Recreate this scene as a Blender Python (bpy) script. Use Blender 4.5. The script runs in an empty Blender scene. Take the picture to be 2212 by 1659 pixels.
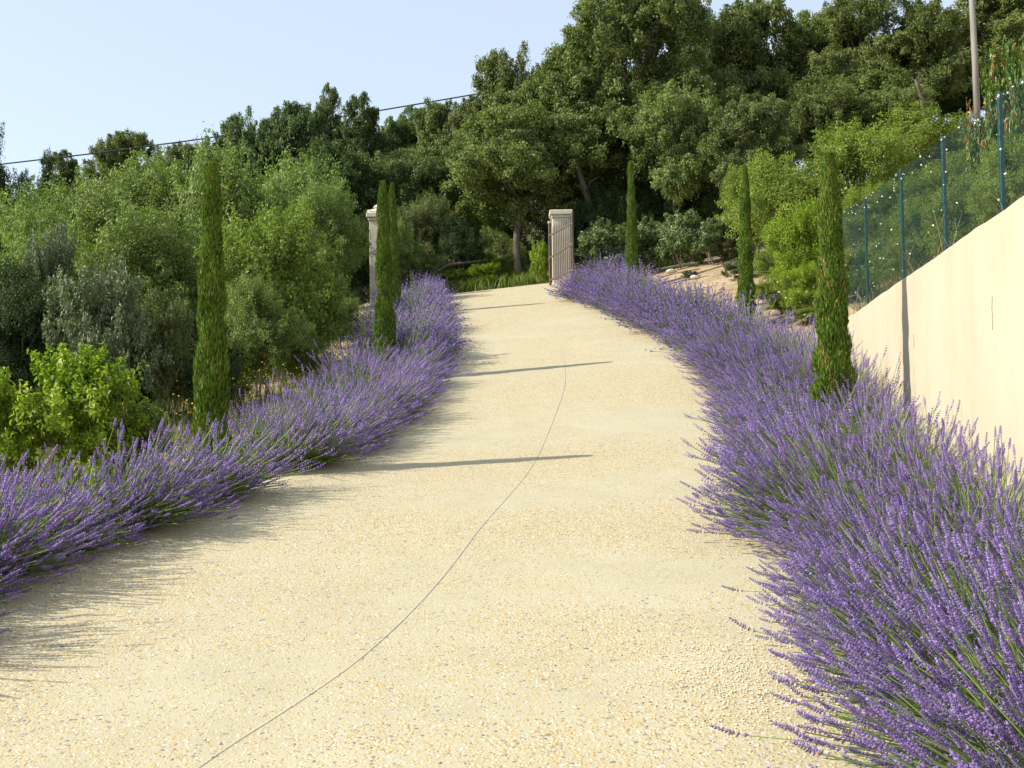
import bpy, math, random
import numpy as np
from mathutils import Matrix, Vector

# ------------------------------------------------------------------ camera, sky, sun, exposure
SC = bpy.context.scene
COL = SC.collection
R = math.radians
FPX, CX, CY = 2268.0, 1106.0, 829.5          # lens in units of a 2212-wide frame
CAM_POS = Vector((0, 0, 1.6))
CAM_ROT = Matrix.Rotation(R(90 + 2.3), 3, 'X') @ Matrix.Rotation(R(-0.8), 3, 'Z')
cd = bpy.data.cameras.new('camera'); cam = bpy.data.objects.new('camera', cd); COL.objects.link(cam)
cd.sensor_width = 36; cd.lens = 36 * FPX / 2212; cd.clip_start = .05; cd.clip_end = 2000
cam.matrix_world = Matrix.Translation(CAM_POS) @ CAM_ROT.to_4x4()
SC.camera = cam

SUN_EL, SUN_BACK = R(38), R(10)               # sun at the left, a little behind the camera
sun_dir = Vector((-math.cos(SUN_EL) * math.cos(SUN_BACK), -math.cos(SUN_EL) * math.sin(SUN_BACK), math.sin(SUN_EL)))
world = bpy.data.worlds.new('World'); SC.world = world; world.use_nodes = True
wn = world.node_tree; wn.nodes.clear()
sky = wn.nodes.new('ShaderNodeTexSky'); sky.sky_type = 'NISHITA'; sky.sun_disc = False
sky.sun_elevation = SUN_EL
sky.sun_rotation = math.atan2(sun_dir.x, sun_dir.y)
sky.air_density = 1.0; sky.dust_density = 1.2; sky.ozone_density = 1.2; sky.altitude = 100
bg = wn.nodes.new('ShaderNodeBackground'); bg.inputs['Strength'].default_value = 0.07
wo = wn.nodes.new('ShaderNodeOutputWorld')
# summer haze: an even pale veil over the blue sky
hz = wn.nodes.new('ShaderNodeBackground'); hz.inputs['Color'].default_value = (.86, .93, 1, 1); hz.inputs['Strength'].default_value = 0.36
ad = wn.nodes.new('ShaderNodeAddShader')
wn.links.new(sky.outputs[0], bg.inputs[0]); wn.links.new(bg.outputs[0], ad.inputs[0]); wn.links.new(hz.outputs[0], ad.inputs[1]); wn.links.new(ad.outputs[0], wo.inputs[0])
sl = bpy.data.lights.new('sun', 'SUN'); sl.energy = 4.4; sl.angle = R(.5); sl.color = (1, .93, .80)
so = bpy.data.objects.new('sun', sl); COL.objects.link(so)
so.rotation_euler = sun_dir.to_track_quat('Z', 'Y').to_euler(); so.location = (-20, -5, 30)
SC.view_settings.view_transform = 'Standard'; SC.view_settings.look = 'None'
SC.view_settings.gamma = 1; SC.view_settings.use_curve_mapping = False
SC.view_settings.exposure = 0.7
SC.render.engine = 'CYCLES'
SC.cycles.max_bounces = 6; SC.cycles.diffuse_bounces = 4; SC.cycles.glossy_bounces = 2
SC.cycles.transmission_bounces = 4; SC.cycles.transparent_max_bounces = 4

# ------------------------------------------------------------------ helpers
def at(u, v, Y):
    """point of the sight line (u, v) at depth Y"""
    d = CAM_ROT @ Vector((u - CX, CY - v, -FPX))
    return CAM_POS + d * (Y / d.y)

def sm(t):
    t = np.clip(t, 0, 1); return t * t * (3 - 2 * t)

_ys = np.arange(-20, 320, .1)
_pp = np.interp(_ys, [-20, 0, 5.8, 10.8, 17, 24.7, 28.5, 33, 36, 45, 80, 320], [-1.6, 0, .60, 1.27, 2.5, 4.33, 5.2, 5.8, 6.3, 8.4, 17, 30])
for _ in range(2):
    _pp = np.convolve(np.pad(_pp, 10, 'edge'), np.ones(21) / 21, 'valid')
def prof(y): return np.interp(y, _ys, _pp)

WX0, WK, WEND, WTOP = 2.2, .174, 15.4, 3.08   # the retaining wall runs along x = WX0 + WK*y up to y = WEND

def H(x, y):
    x = np.asarray(x, float); y = np.asarray(y, float)
    d = x - WX0 - WK * y
    low = prof(y) + .05 * sm((y - 6) / 12) * np.clip(x, -3.5, 4.5) + .05 * sm((y - 25) / 6) * np.clip(x + 2.6, 0, 6)
    low = low - .13 * np.clip(-3.5 - x, 0, 9) + .0 * d
    low = low + .06 * np.clip(d, -50, 0) * 0
    B = np.interp(y, [-20, 8, 15.4, 17, 22, 28, 36, 60, 320], [3.0, 3.0, 3.04, 3.3, 4.5, 6.3, 7.6, 12.0, 32])
    g = .3 * np.clip(d, 0, .8) + .44 * np.clip(d - .8, 0, 13) + .1 * np.clip(d - 13.8, 0, 60)
    U = B + g
    k = sm((y - WEND) / 2.2)
    w = np.interp(y, [WEND, 18, 27, 40], [1.5, 2.2, 4.3, 5.0])
    t = (1 - k) * (d > .09) + k * sm((d + w) / (w + .8))
    return low * (1 - t) + U * t

def ground_hit(u, v):
    d = CAM_ROT @ Vector((u - CX, CY - v, -FPX)); d /= d.y
    ys = np.arange(2, 60, .02)
    diff = CAM_POS.z + d.z * ys - H(d.x * ys, ys)
    i = np.argmax(diff < 0)
    assert i > 0, (u, v)
    return np.array([d.x * ys[i], ys[i]])

def tag(o, label=None, cat=None, group=None, kind=None):
    if label: o['label'] = label
    if cat: o['category'] = cat
    if group: o['group'] = group
    if kind: o['kind'] = kind
    return o

def mesh(name, V, faces, attr=None, smooth=False):
    """faces: list of (n,k) int arrays; attr: list of per-face floats"""
    me = bpy.data.meshes.new(name)
    V = np.asarray(V, np.float32)
    me.vertices.add(len(V)); me.vertices.foreach_set('co', V.ravel())
    idx = np.concatenate([np.asarray(f, np.int32).ravel() for f in faces])
    tot = np.concatenate([np.full(len(f), np.asarray(f).shape[1], np.int32) for f in faces])
    me.loops.add(len(idx)); me.loops.foreach_set('vertex_index', idx)
    me.polygons.add(len(tot))
    st = np.concatenate([[0], np.cumsum(tot)[:-1]]).astype(np.int32)
    me.polygons.foreach_set('loop_start', st); me.polygons.foreach_set('loop_total', tot)
    if smooth: me.polygons.foreach_set('use_smooth', np.ones(len(tot), bool))
    me.update(calc_edges=True)
    if attr is not None:
        a = me.attributes.new('rnd', 'FLOAT', 'FACE')
        a.data.foreach_set('value', np.concatenate([np.asarray(q, np.float32) for q in attr]))
    return me

def obj(name, me, mat=None, parent=None, loc=(0, 0, 0)):
    o = bpy.data.objects.new(name, me); COL.objects.link(o)
    if mat is not None and not me.materials: me.materials.append(mat)
    if parent is not None: o.parent = parent
    o.location = loc
    return o

def empty(name, loc=(0, 0, 0), rz=0):
    o = bpy.data.objects.new(name, None); COL.objects.link(o)
    o.location = loc; o.rotation_euler = (0, 0, rz); o.empty_display_size = .2
    return o

def copy_tree(o, parent=None):
    c = o.copy(); COL.objects.link(c)
    if parent is not None: c.parent = parent
    for ch in list(o.children): copy_tree(ch, c)
    return c

class MB:
    """collects boxes, tubes and polygons for one mesh"""
    def __init__(s): s.V = []; s.F = []; s.n = 0
    def add(s, V, F):
        s.V += [tuple(v) for v in V]; s.F += [tuple(i + s.n for i in f) for f in F]; s.n += len(V)
    def box(s, x0, x1, y0, y1, z0, z1, b=0):
        if b <= 0:
            V = [(x, y, z) for z in (z0, z1) for x, y in ((x0, y0), (x1, y0), (x1, y1), (x0, y1))]
            s.add(V, [(3, 2, 1, 0), (4, 5, 6, 7), (0, 1, 5, 4), (1, 2, 6, 5), (2, 3, 7, 6), (3, 0, 4, 7)]); return
        V = []
        for z, i in ((z0, b), (z0 + b, 0), (z1 - b, 0), (z1, b)):
            V += [(x0 + b, y0 + i, z), (x1 - b, y0 + i, z), (x1 - i, y0 + b, z), (x1 - i, y1 - b, z),
                  (x1 - b, y1 - i, z), (x0 + b, y1 - i, z), (x0 + i, y1 - b, z), (x0 + i, y0 + b, z)]
        F = [tuple(range(7, -1, -1)), tuple(range(24, 32))]
        for L in range(3):
            for k in range(8):
                a = L * 8 + k; c = L * 8 + (k + 1) % 8
                F.append((a, c, c + 8, a + 8))
        s.add(V, F)
    def tube(s, pts, rad, n=6):
        pts = [Vector(p) for p in pts]
        rad = rad if hasattr(rad, '__len__') else [rad] * len(pts)
        V = []; F = []
        t0 = (pts[1] - pts[0]).normalized()
        u = t0.orthogonal().normalized()
        for i, p in enumerate(pts):
            t = (pts[min(i + 1, len(pts) - 1)] - pts[max(i - 1, 0)]).normalized()
            u = (u - t * u.dot(t)).normalized(); w = t.cross(u)
            for k in range(n):
                a = 2 * math.pi * k / n
                V.append(p + (u * math.cos(a) + w * math.sin(a)) * rad[i])
        for i in range(len(pts) - 1):
            for k in range(n):
                F.append((i * n + k, i * n + (k + 1) % n, (i + 1) * n + (k + 1) % n, (i + 1) * n + k))
        F.append(tuple(range(n - 1, -1, -1))); F.append(tuple((len(pts) - 1) * n + k for k in range(n)))
        s.add(V, F)
    def build(s, name, mat, parent=None, loc=(0, 0, 0), smooth=False):
        me = bpy.data.meshes.new(name); me.from_pydata(s.V, [], s.F)
        if smooth: me.polygons.foreach_set('use_smooth', [True] * len(me.polygons))
        return obj(name, me, mat, parent, loc)

# ------------------------------------------------------------------ materials
def new_mat(name):
    m = bpy.data.materials.new(name); m.use_nodes = True
    nt = m.node_tree; nt.nodes.clear()
    return m, nt, nt.nodes, nt.links

def ramp(N, stops, interp='LINEAR'):
    r = N.new('ShaderNodeValToRGB'); e = r.color_ramp.elements; r.color_ramp.interpolation = interp
    while len(e) < len(stops): e.new(.5)
    for q, (p, c) in zip(e, stops): q.position = p; q.color = (*c, 1)
    return r

def leaf_mat(name, stops, trans=.3, rough=.45, spec=.35, vary=.25, tcol=(.9, 1.15, .5)):
    m, nt, N, L = new_mat(name)
    a = N.new('ShaderNodeAttribute'); a.attribute_name = 'rnd'
    r = ramp(N, stops); L.new(a.outputs['Fac'], r.inputs[0])
    oi = N.new('ShaderNodeObjectInfo')
    mr = N.new('ShaderNodeMapRange'); mr.inputs[3].default_value = 1 - vary; mr.inputs[4].default_value = 1 + vary
    L.new(oi.outputs['Random'], mr.inputs[0])
    hs = N.new('ShaderNodeHueSaturation'); L.new(r.outputs[0], hs.inputs['Color']); L.new(mr.outputs[0], hs.inputs['Value'])
    mr2 = N.new('ShaderNodeMapRange'); mr2.inputs[3].default_value = .5 - vary * .06; mr2.inputs[4].default_value = .5 + vary * .06
    mu = N.new('ShaderNodeMath'); mu.operation = 'MULTIPLY'; mu.inputs[1].default_value = 7.31; L.new(oi.outputs['Random'], mu.inputs[0])
    fr = N.new('ShaderNodeMath'); fr.operation = 'FRACT'; L.new(mu.outputs[0], fr.inputs[0]); L.new(fr.outputs[0], mr2.inputs[0])
    L.new(mr2.outputs[0], hs.inputs['Hue'])
    b = N.new('ShaderNodeBsdfPrincipled'); b.inputs['Roughness'].default_value = rough
    b.inputs['Specular IOR Level'].default_value = spec
    L.new(hs.outputs[0], b.inputs['Base Color'])
    t = N.new('ShaderNodeBsdfTranslucent')
    mx = N.new('ShaderNodeMix'); mx.data_type = 'RGBA'; mx.blend_type = 'MULTIPLY'; mx.inputs[0].default_value = 1
    L.new(hs.outputs[0], mx.inputs[6]); mx.inputs[7].default_value = (*tcol, 1); L.new(mx.outputs[2], t.inputs[0])
    ms = N.new('ShaderNodeMixShader'); ms.inputs[0].default_value = trans
    L.new(b.outputs[0], ms.inputs[1]); L.new(t.outputs[0], ms.inputs[2])
    o = N.new('ShaderNodeOutputMaterial'); L.new(ms.outputs[0], o.inputs[0])
    return m

def plain_mat(name, c1, c2, scale=6, rough=.8, bump=.2, bscale=40, metal=0, stretch=(1, 1, 1), spec=.3):
    m, nt, N, L = new_mat(name)
    tc = N.new('ShaderNodeTexCoord'); mp = N.new('ShaderNodeMapping'); mp.inputs['Scale'].default_value = stretch
    L.new(tc.outputs['Object'], mp.inputs[0])
    n = N.new('ShaderNodeTexNoise'); n.inputs['Scale'].default_value = scale; n.inputs['Detail'].default_value = 6
    L.new(mp.outputs[0], n.inputs['Vector'])
    r = ramp(N, [(.3, c1), (.7, c2)]); L.new(n.outputs[0], r.inputs[0])
    b = N.new('ShaderNodeBsdfPrincipled'); b.inputs['Roughness'].default_value = rough; b.inputs['Metallic'].default_value = metal
    b.inputs['Specular IOR Level'].default_value = spec
    L.new(r.outputs[0], b.inputs['Base Color'])
    if bump:
        n2 = N.new('ShaderNodeTexNoise'); n2.inputs['Scale'].default_value = bscale; n2.inputs['Detail'].default_value = 4
        L.new(mp.outputs[0], n2.inputs['Vector'])
        bp = N.new('ShaderNodeBump'); bp.inputs['Strength'].default_value = bump; bp.inputs['Distance'].default_value = .02
        L.new(n2.outputs[0], bp.inputs['Height']); L.new(bp.outputs[0], b.inputs['Normal'])
    o = N.new('ShaderNodeOutputMaterial'); L.new(b.outputs[0], o.inputs[0])
    return m

M = {}
M['bark'] = plain_mat('bark', (.055, .045, .036), (.15, .125, .10), 9, .9, .6, 30, stretch=(1, 1, .25))
M['twig'] = plain_mat('twig', (.14, .105, .07), (.30, .25, .18), 14, .9, 0)
M['limewash'] = plain_mat('limewash', (.55, .55, .52), (.8, .8, .77), 8, .9, .3, 30)
M['render'] = None
M['stone'] = plain_mat('pale_stone', (.52, .46, .35), (.70, .64, .52), 5, .9, .35, 45)
M['pillar'] = plain_mat('pillar_stone', (.46, .41, .31), (.60, .55, .43), 3, .9, .15, 60)
M['iron'] = plain_mat('rusty_iron', (.10, .075, .065), (.19, .145, .12), 12, .7, .2, 60, metal=.3)
M['bars'] = plain_mat('weathered_bar', (.05, .042, .04), (.12, .095, .085), 12, .6, .1, 60, metal=.2)
M['post'] = plain_mat('green_post', (.006, .045, .050), (.011, .068, .072), 7, .45, 0, spec=.5)
M['wire'] = plain_mat('green_wire', (.007, .045, .042), (.012, .06, .056), 7, .5, 0, spec=.4)
M['snail'] = plain_mat('snail_shell', (.75, .72, .66), (.85, .83, .79), 300, .5, 0)
M['hose'] = plain_mat('black_hose', (.015, .015, .015), (.03, .03, .03), 20, .6, 0)
M['pole'] = plain_mat('pole_wood', (.17, .16, .14), (.29, .27, .24), 6, .85, .3, 30, stretch=(1, 1, .1))
M['cable'] = plain_mat('cable', (.02, .02, .022), (.035, .035, .04), 6, .6, 0)
M['strip'] = plain_mat('wall_shadow_grey', (.42, .41, .40), (.52, .51, .49), 5, .6, .05)  # unused grey, taken from the cypress shadow on the wall
M['crack'] = plain_mat('crack', (.16, .13, .10), (.30, .25, .18), 20, .9, 0)
M['white'] = plain_mat('white_plastic', (.74, .74, .73), (.8, .8, .79), 5, .5, 0)
M['groove'] = plain_mat('slab_joint', (.37, .36, .325), (.49, .47, .40), 2, .8, .1)

oak_dark = [(0, (.068, .098, .028)), (.45, (.155, .195, .054)), (.8, (.235, .265, .085)), (1, (.34, .35, .15))]
M['oak'] = leaf_mat('oak_leaf', oak_dark, .36, .55, .3, .16)
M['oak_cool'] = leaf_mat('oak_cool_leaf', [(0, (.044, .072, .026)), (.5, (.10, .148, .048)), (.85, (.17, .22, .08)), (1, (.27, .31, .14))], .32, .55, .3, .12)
M['oak_grey'] = leaf_mat('oak_grey_leaf', [(0, (0.068, 0.096, 0.032)), (.5, (0.139, 0.173, 0.058)), (1, (0.306, 0.304, 0.136))], .36, .55, .3, .12)
M['shrub'] = leaf_mat('shrub_leaf', [(0, (.085, .13, .034)), (.45, (.17, .235, .058)), (.85, (.26, .32, .095)), (1, (.40, .41, .20))], .36, .55, .3, .12)
M['shrub_y'] = leaf_mat('shrub_yellow_leaf', [(0, (.10, .145, .025)), (.45, (.205, .27, .042)), (.85, (.30, .36, .075)), (1, (.44, .44, .18))], .38, .55, .3, .10)
M['bright'] = leaf_mat('bright_leaf', [(0, (.11, .17, .014)), (.5, (.25, .34, .026)), (1, (.44, .50, .06))], .4, .5, .3, .08)
M['silver'] = leaf_mat('silver_leaf', [(0, (.07, .10, .045)), (.5, (.15, .185, .095)), (.85, (.27, .30, .18)), (1, (.44, .45, .33))], .24, .5, .35, .10)
M['laurel'] = leaf_mat('laurel_leaf', [(0, (.06, .10, .03)), (.5, (.14, .195, .066)), (.82, (.235, .275, .13)), (1, (.54, .54, .38))], .28, .5, .35, .12)
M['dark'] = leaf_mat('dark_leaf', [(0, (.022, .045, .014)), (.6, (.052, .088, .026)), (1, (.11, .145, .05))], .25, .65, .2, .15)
M['photinia'] = leaf_mat('photinia_leaf', [(0, (.05, .12, .02)), (.6, (.12, .21, .03)), (.78, (.20, .20, .04)), (.84, (.38, .13, .045)), (1, (.44, .18, .07))], .3, .4, .45, .05)
M['cypress'] = leaf_mat('cypress_leaf', [(0, (0.042, 0.090, 0.010)), (.45, (0.093, 0.167, 0.014)), (.86, (0.158, 0.239, 0.022)), (.9, (0.240, 0.189, 0.054)), (1, (0.330, 0.232, 0.084))], .25, .6, .25, .12)
M['lavstem'] = leaf_mat('lavender_stem', [(0, (.12, .19, .045)), (.5, (.25, .35, .09)), (1, (.42, .50, .20))], .34, .55, .3, .1)
M['lavleaf'] = leaf_mat('lavender_leaf', [(0, (.09, .17, .03)), (.5, (.18, .30, .045)), (1, (.29, .41, .09))], .38, .55, .25, .1)
M['lavflower'] = leaf_mat('lavender_flower', [(0, (.17, .12, .21)), (.35, (.285, .20, .435)), (.75, (.42, .31, .675)), (1, (.61, .50, .85))], .32, .6, .2, .1, (1, .85, 1.1))
M['grass'] = leaf_mat('grass_blade', [(0, (.09, .15, .025)), (.5, (.20, .28, .05)), (.8, (.32, .36, .11)), (1, (.48, .43, .22))], .4, .6, .2, .1)
M['drygrass'] = leaf_mat('dry_grass', [(0, (.07, .09, .03)), (.5, (.17, .17, .07)), (1, (.42, .36, .20))], .3, .6, .2, .1)
M['yellow'] = leaf_mat('yellow_petal', [(0, (.70, .42, .01)), (1, (.85, .60, .03))], .3, .6, .2, 0)
M['pink'] = leaf_mat('pink_petal', [(0, (.55, .40, .60)), (1, (.75, .62, .76))], .3, .6, .2, 0)
M['orange'] = leaf_mat('orange_petal', [(0, (.70, .20, .02)), (1, (.80, .30, .04))], .3, .6, .2, 0)
M['blossom'] = leaf_mat('white_blossom', [(0, (.70, .70, .62)), (1, (.82, .82, .76))], .3, .6, .2, 0)

def wall_mat():
    m, nt, N, L = new_mat('cream_render')
    tc = N.new('ShaderNodeTexCoord')
    mp = N.new('ShaderNodeMapping'); mp.inputs['Scale'].default_value = (1.1, 1.1, .4); L.new(tc.outputs['Object'], mp.inputs[0])
    n = N.new('ShaderNodeTexNoise'); n.inputs['Scale'].default_value = 1.6; n.inputs['Detail'].default_value = 8; n.inputs['Roughness'].default_value = .62
    L.new(mp.outputs[0], n.inputs['Vector'])
    r = ramp(N, [(.28, (.445, .385, .27)), (.45, (.475, .42, .305)), (.62, (.495, .445, .335)), (.78, (.51, .465, .365))]); L.new(n.outputs[0], r.inputs[0])
    b = N.new('ShaderNodeBsdfPrincipled'); b.inputs['Roughness'].default_value = .9; b.inputs['Specular IOR Level'].default_value = .2
    L.new(r.outputs[0], b.inputs['Base Color'])
    n2 = N.new('ShaderNodeTexNoise'); n2.inputs['Scale'].default_value = 120; n2.inputs['Detail'].default_value = 4; L.new(tc.outputs['Object'], n2.inputs['Vector'])
    n3 = N.new('ShaderNodeTexNoise'); n3.inputs['Scale'].default_value = 3; L.new(tc.outputs['Object'], n3.inputs['Vector'])
    ad = N.new('ShaderNodeMath'); ad.operation = 'MULTIPLY_ADD'; ad.inputs[1].default_value = .12; L.new(n2.outputs[0], ad.inputs[0]); L.new(n3.outputs[0], ad.inputs[2])
    bp = N.new('ShaderNodeBump'); bp.inputs['Strength'].default_value = .35; bp.inputs['Distance'].default_value = .03
    L.new(ad.outputs[0], bp.inputs['Height']); L.new(bp.outputs[0], b.inputs['Normal'])
    o = N.new('ShaderNodeOutputMaterial'); L.new(b.outputs[0], o.inputs[0]); return m
M['render'] = wall_mat()

def drive_mat():
    m, nt, N, L = new_mat('exposed_pebble_concrete')
    tc = N.new('ShaderNodeTexCoord')
    nw = N.new('ShaderNodeTexNoise'); nw.inputs['Scale'].default_value = 30; L.new(tc.outputs['Object'], nw.inputs['Vector'])
    va = N.new('ShaderNodeVectorMath'); va.operation = 'MULTIPLY_ADD'; va.inputs[1].default_value = (.02, .02, .02)
    L.new(nw.outputs['Color'], va.inputs[0]); L.new(tc.outputs['Object'], va.inputs[2])
    vo = N.new('ShaderNodeTexVoronoi'); vo.inputs['Scale'].default_value = 70; L.new(va.outputs[0], vo.inputs['Vector'])
    sep = N.new('ShaderNodeSeparateColor'); L.new(vo.outputs['Color'], sep.inputs[0])
    stones = ramp(N, [(0, (.46, .385, .225)), (.22, (.435, .335, .165)), (.42, (.50, .445, .31)), (.58, (.42, .305, .145)), (.70, (.47, .40, .24)), (.86, (.26, .225, .175)), (.92, (.17, .17, .165)), (.95, (.54, .50, .43)), (1, (.34, .235, .14))], 'CONSTANT')
    L.new(sep.outputs[0], stones.inputs[0])
    # where pebbles show: patches washed more or less
    mp = N.new('ShaderNodeMapping'); mp.inputs['Scale'].default_value = (.35, .8, 1); L.new(tc.outputs['Object'], mp.inputs[0])
    nb = N.new('ShaderNodeTexNoise'); nb.inputs['Scale'].default_value = .8; nb.inputs['Detail'].default_value = 5; nb.inputs['Roughness'].default_value = .6
    L.new(mp.outputs[0], nb.inputs['Vector'])
    th = N.new('ShaderNodeMapRange'); th.inputs[1].default_value = .38; th.inputs[2].default_value = .62; th.inputs[3].default_value = .56; th.inputs[4].default_value = 1.2
    L.new(nb.outputs[0], th.inputs[0])
    ths = N.new('ShaderNodeMath'); ths.operation = 'MULTIPLY'; L.new(th.outputs[0], ths.inputs[0])
    rs = N.new('ShaderNodeMapRange'); rs.inputs[3].default_value = .3; rs.inputs[4].default_value = .95; L.new(sep.outputs[1], rs.inputs[0]); L.new(rs.outputs[0], ths.inputs[1])
    lt = N.new('ShaderNodeMath'); lt.operation = 'LESS_THAN'; L.new(vo.outputs['Distance'], lt.inputs[0]); L.new(ths.outputs[0], lt.inputs[1])
    cem = ramp(N, [(.3, (.375, .345, .235)), (.7, (.43, .40, .285))])
    nc = N.new('ShaderNodeTexNoise'); nc.inputs['Scale'].default_value = 2.2; nc.inputs['Detail'].default_value = 6; L.new(tc.outputs['Object'], nc.inputs['Vector']); L.new(nc.outputs[0], cem.inputs[0])
    mx = N.new('ShaderNodeMix'); mx.data_type = 'RGBA'; L.new(lt.outputs[0], mx.inputs[0]); L.new(cem.outputs[0], mx.inputs[6]); L.new(stones.outputs[0], mx.inputs[7])
    b = N.new('ShaderNodeBsdfPrincipled'); b.inputs['Roughness'].default_value = .85; b.inputs['Specular IOR Level'].default_value = .25
    L.new(mx.outputs[2], b.inputs['Base Color'])
    sub = N.new('ShaderNodeMath'); sub.operation = 'SUBTRACT'; L.new(ths.outputs[0], sub.inputs[0]); L.new(vo.outputs['Distance'], sub.inputs[1])
    mxx = N.new('ShaderNodeMath'); mxx.operation = 'MAXIMUM'; mxx.inputs[1].default_value = 0; L.new(sub.outputs[0], mxx.inputs[0])
    bp = N.new('ShaderNodeBump'); bp.inputs['Strength'].default_value = .55; bp.inputs['Distance'].default_value = .012
    L.new(mxx.outputs[0], bp.inputs['Height']); L.new(bp.outputs[0], b.inputs['Normal'])
    o = N.new('ShaderNodeOutputMaterial'); L.new(b.outputs[0], o.inputs[0]); return m
M['drive'] = drive_mat()

def soil_mat():
    m, nt, N, L = new_mat('sandy_soil')
    tc = N.new('ShaderNodeTexCoord')
    n = N.new('ShaderNodeTexNoise'); n.inputs['Scale'].default_value = 1.1; n.inputs['Detail'].default_value = 10; n.inputs['Roughness'].default_value = .65; L.new(tc.outputs['Object'], n.inputs['Vector'])
    r = ramp(N, [(.3, (.20, .15, .085)), (.5, (.36, .27, .165)), (.72, (.50, .41, .28))]); L.new(n.outputs[0], r.inputs[0])
    n2 = N.new('ShaderNodeTexNoise'); n2.inputs['Scale'].default_value = 22; n2.inputs['Detail'].default_value = 8; L.new(tc.outputs['Object'], n2.inputs['Vector'])
    # leaf litter and moss take over from the sand under the wood and the wild shrubs
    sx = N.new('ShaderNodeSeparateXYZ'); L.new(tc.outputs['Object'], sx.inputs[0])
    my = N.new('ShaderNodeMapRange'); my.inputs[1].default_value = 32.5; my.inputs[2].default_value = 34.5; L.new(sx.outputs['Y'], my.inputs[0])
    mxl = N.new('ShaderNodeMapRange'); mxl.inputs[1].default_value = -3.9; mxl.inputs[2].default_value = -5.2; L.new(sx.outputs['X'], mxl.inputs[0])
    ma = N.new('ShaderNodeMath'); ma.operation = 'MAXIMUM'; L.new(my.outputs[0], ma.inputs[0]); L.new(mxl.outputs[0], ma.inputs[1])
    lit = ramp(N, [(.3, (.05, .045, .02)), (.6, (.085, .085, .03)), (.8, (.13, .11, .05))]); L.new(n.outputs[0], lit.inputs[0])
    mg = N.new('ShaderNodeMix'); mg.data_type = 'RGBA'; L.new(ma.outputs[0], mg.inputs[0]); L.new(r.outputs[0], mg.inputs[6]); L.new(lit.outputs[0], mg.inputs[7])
    b = N.new('ShaderNodeBsdfPrincipled'); b.inputs['Roughness'].default_value = .95; b.inputs['Specular IOR Level'].default_value = .1; L.new(mg.outputs[2], b.inputs['Base Color'])
    bp = N.new('ShaderNodeBump'); bp.inputs['Strength'].default_value = .8; bp.inputs['Distance'].default_value = .05; L.new(n2.outputs[0], bp.inputs['Height']); L.new(bp.outputs[0], b.inputs['Normal'])
    o = N.new('ShaderNodeOutputMaterial'); L.new(b.outputs[0], o.inputs[0]); return m
M['soil'] = soil_mat()

# ------------------------------------------------------------------ ground
gd = np.concatenate([np.linspace(-200, -24, 18), np.arange(-22, -8, .7), np.arange(-7.6, 0, .2), [.05, .07, .11, .14], np.arange(.3, 9, .3), np.arange(9.5, 24, .9), np.linspace(28, 200, 16)])
gy = np.concatenate([np.linspace(-40, -4, 10), np.arange(-3, 15.3, .3), [15.37, 15.43], np.arange(15.6, 36, .3), np.arange(37, 60, 1.2), np.linspace(64, 300, 20)])
D, Yg = np.meshgrid(gd, gy)
Xg = D + WX0 + WK * Yg
Zg = H(Xg, Yg)
rng = np.random.default_rng(5)
rough = np.where(D > .5, rng.normal(0, .02, D.shape), 0) + np.where(Xg < -4, rng.normal(0, .02, D.shape), 0)
Zg = Zg + rough
nx = len(gd); ii = np.arange((len(gy) - 1) * (nx - 1)); rr = ii // (nx - 1); cc = ii % (nx - 1); a0 = rr * nx + cc
ground = obj('ground', mesh('ground', np.stack([Xg, Yg, Zg], -1).reshape(-1, 3), [np.stack([a0, a0 + 1, a0 + nx + 1, a0 + nx], 1)], smooth=False), M['soil'])
tag(ground, kind='structure')

# ------------------------------------------------------------------ driveway
L_PX = [(-420, 1540), (0, 1318), (250, 1208), (400, 1158), (585, 1082), (680, 1040), (760, 1020), (860, 935), (940, 855), (966, 765), (950, 690), (928, 641)]
R_PX = [(1810, 1659), (1765, 1560), (1700, 1420), (1690, 1310), (1640, 1200), (1600, 1090), (1570, 980), (1555, 900), (1490, 795), (1400, 738), (1310, 690), (1205, 648)]
LE = np.array([ground_hit(*p) for p in L_PX]); RE = np.array([ground_hit(*p) for p in R_PX])
LE = np.vstack([[-5.2, -4], LE]); RE = np.vstack([[.95, -4], [1.05, 1.5], RE])
def edge(P, y):
    x = np.interp(y, P[:, 1], P[:, 0]); return x
def smooth_edge(P):
    yy = np.arange(-4, 29.6, .1); xx = edge(P, yy)
    k = 13; xx = np.convolve(np.pad(xx, k // 2, 'edge'), np.ones(k) / k, 'valid')
    return yy, xx
ly, lx = smooth_edge(LE); ry, rx = smooth_edge(RE)
def left_x(y): return np.interp(y, ly, lx)
def right_x(y): return np.interp(y, ry, rx)
FAR = 32.6
ys = np.concatenate([np.arange(-4, 29.2, .2), np.arange(29.4, FAR + .01, .2)])
l = np.where(ys < 29.1, left_x(ys) - .42, left_x(29.1) - .42 - (ys - 29.1) * 1.6)
r = np.where(ys < 29.3, right_x(ys) + .42, right_x(29.3) + .42 + (ys - 29.3) * 2.0)
nc = 25; T = np.linspace(0, 1, nc)
X = l[:, None] * (1 - T) + r[:, None] * T; Y = np.repeat(ys[:, None], nc, 1); Z = H(X, Y) + .05
top = np.stack([X, Y, Z], -1).reshape(-1, 3); bot = top - [0, 0, .16]
n = len(ys); ii = np.arange((n - 1) * (nc - 1)); a0 = (ii // (nc - 1)) * nc + ii % (nc - 1)
F = [np.stack([a0, a0 + 1, a0 + nc + 1, a0 + nc], 1)]
o2 = n * nc; s = np.arange(n - 1) * nc
F.append(np.stack([s, s + nc, s + nc + o2, s + o2], 1)); s = s + nc - 1
F.append(np.stack([s + nc, s, s + o2, s + nc + o2], 1))
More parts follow.
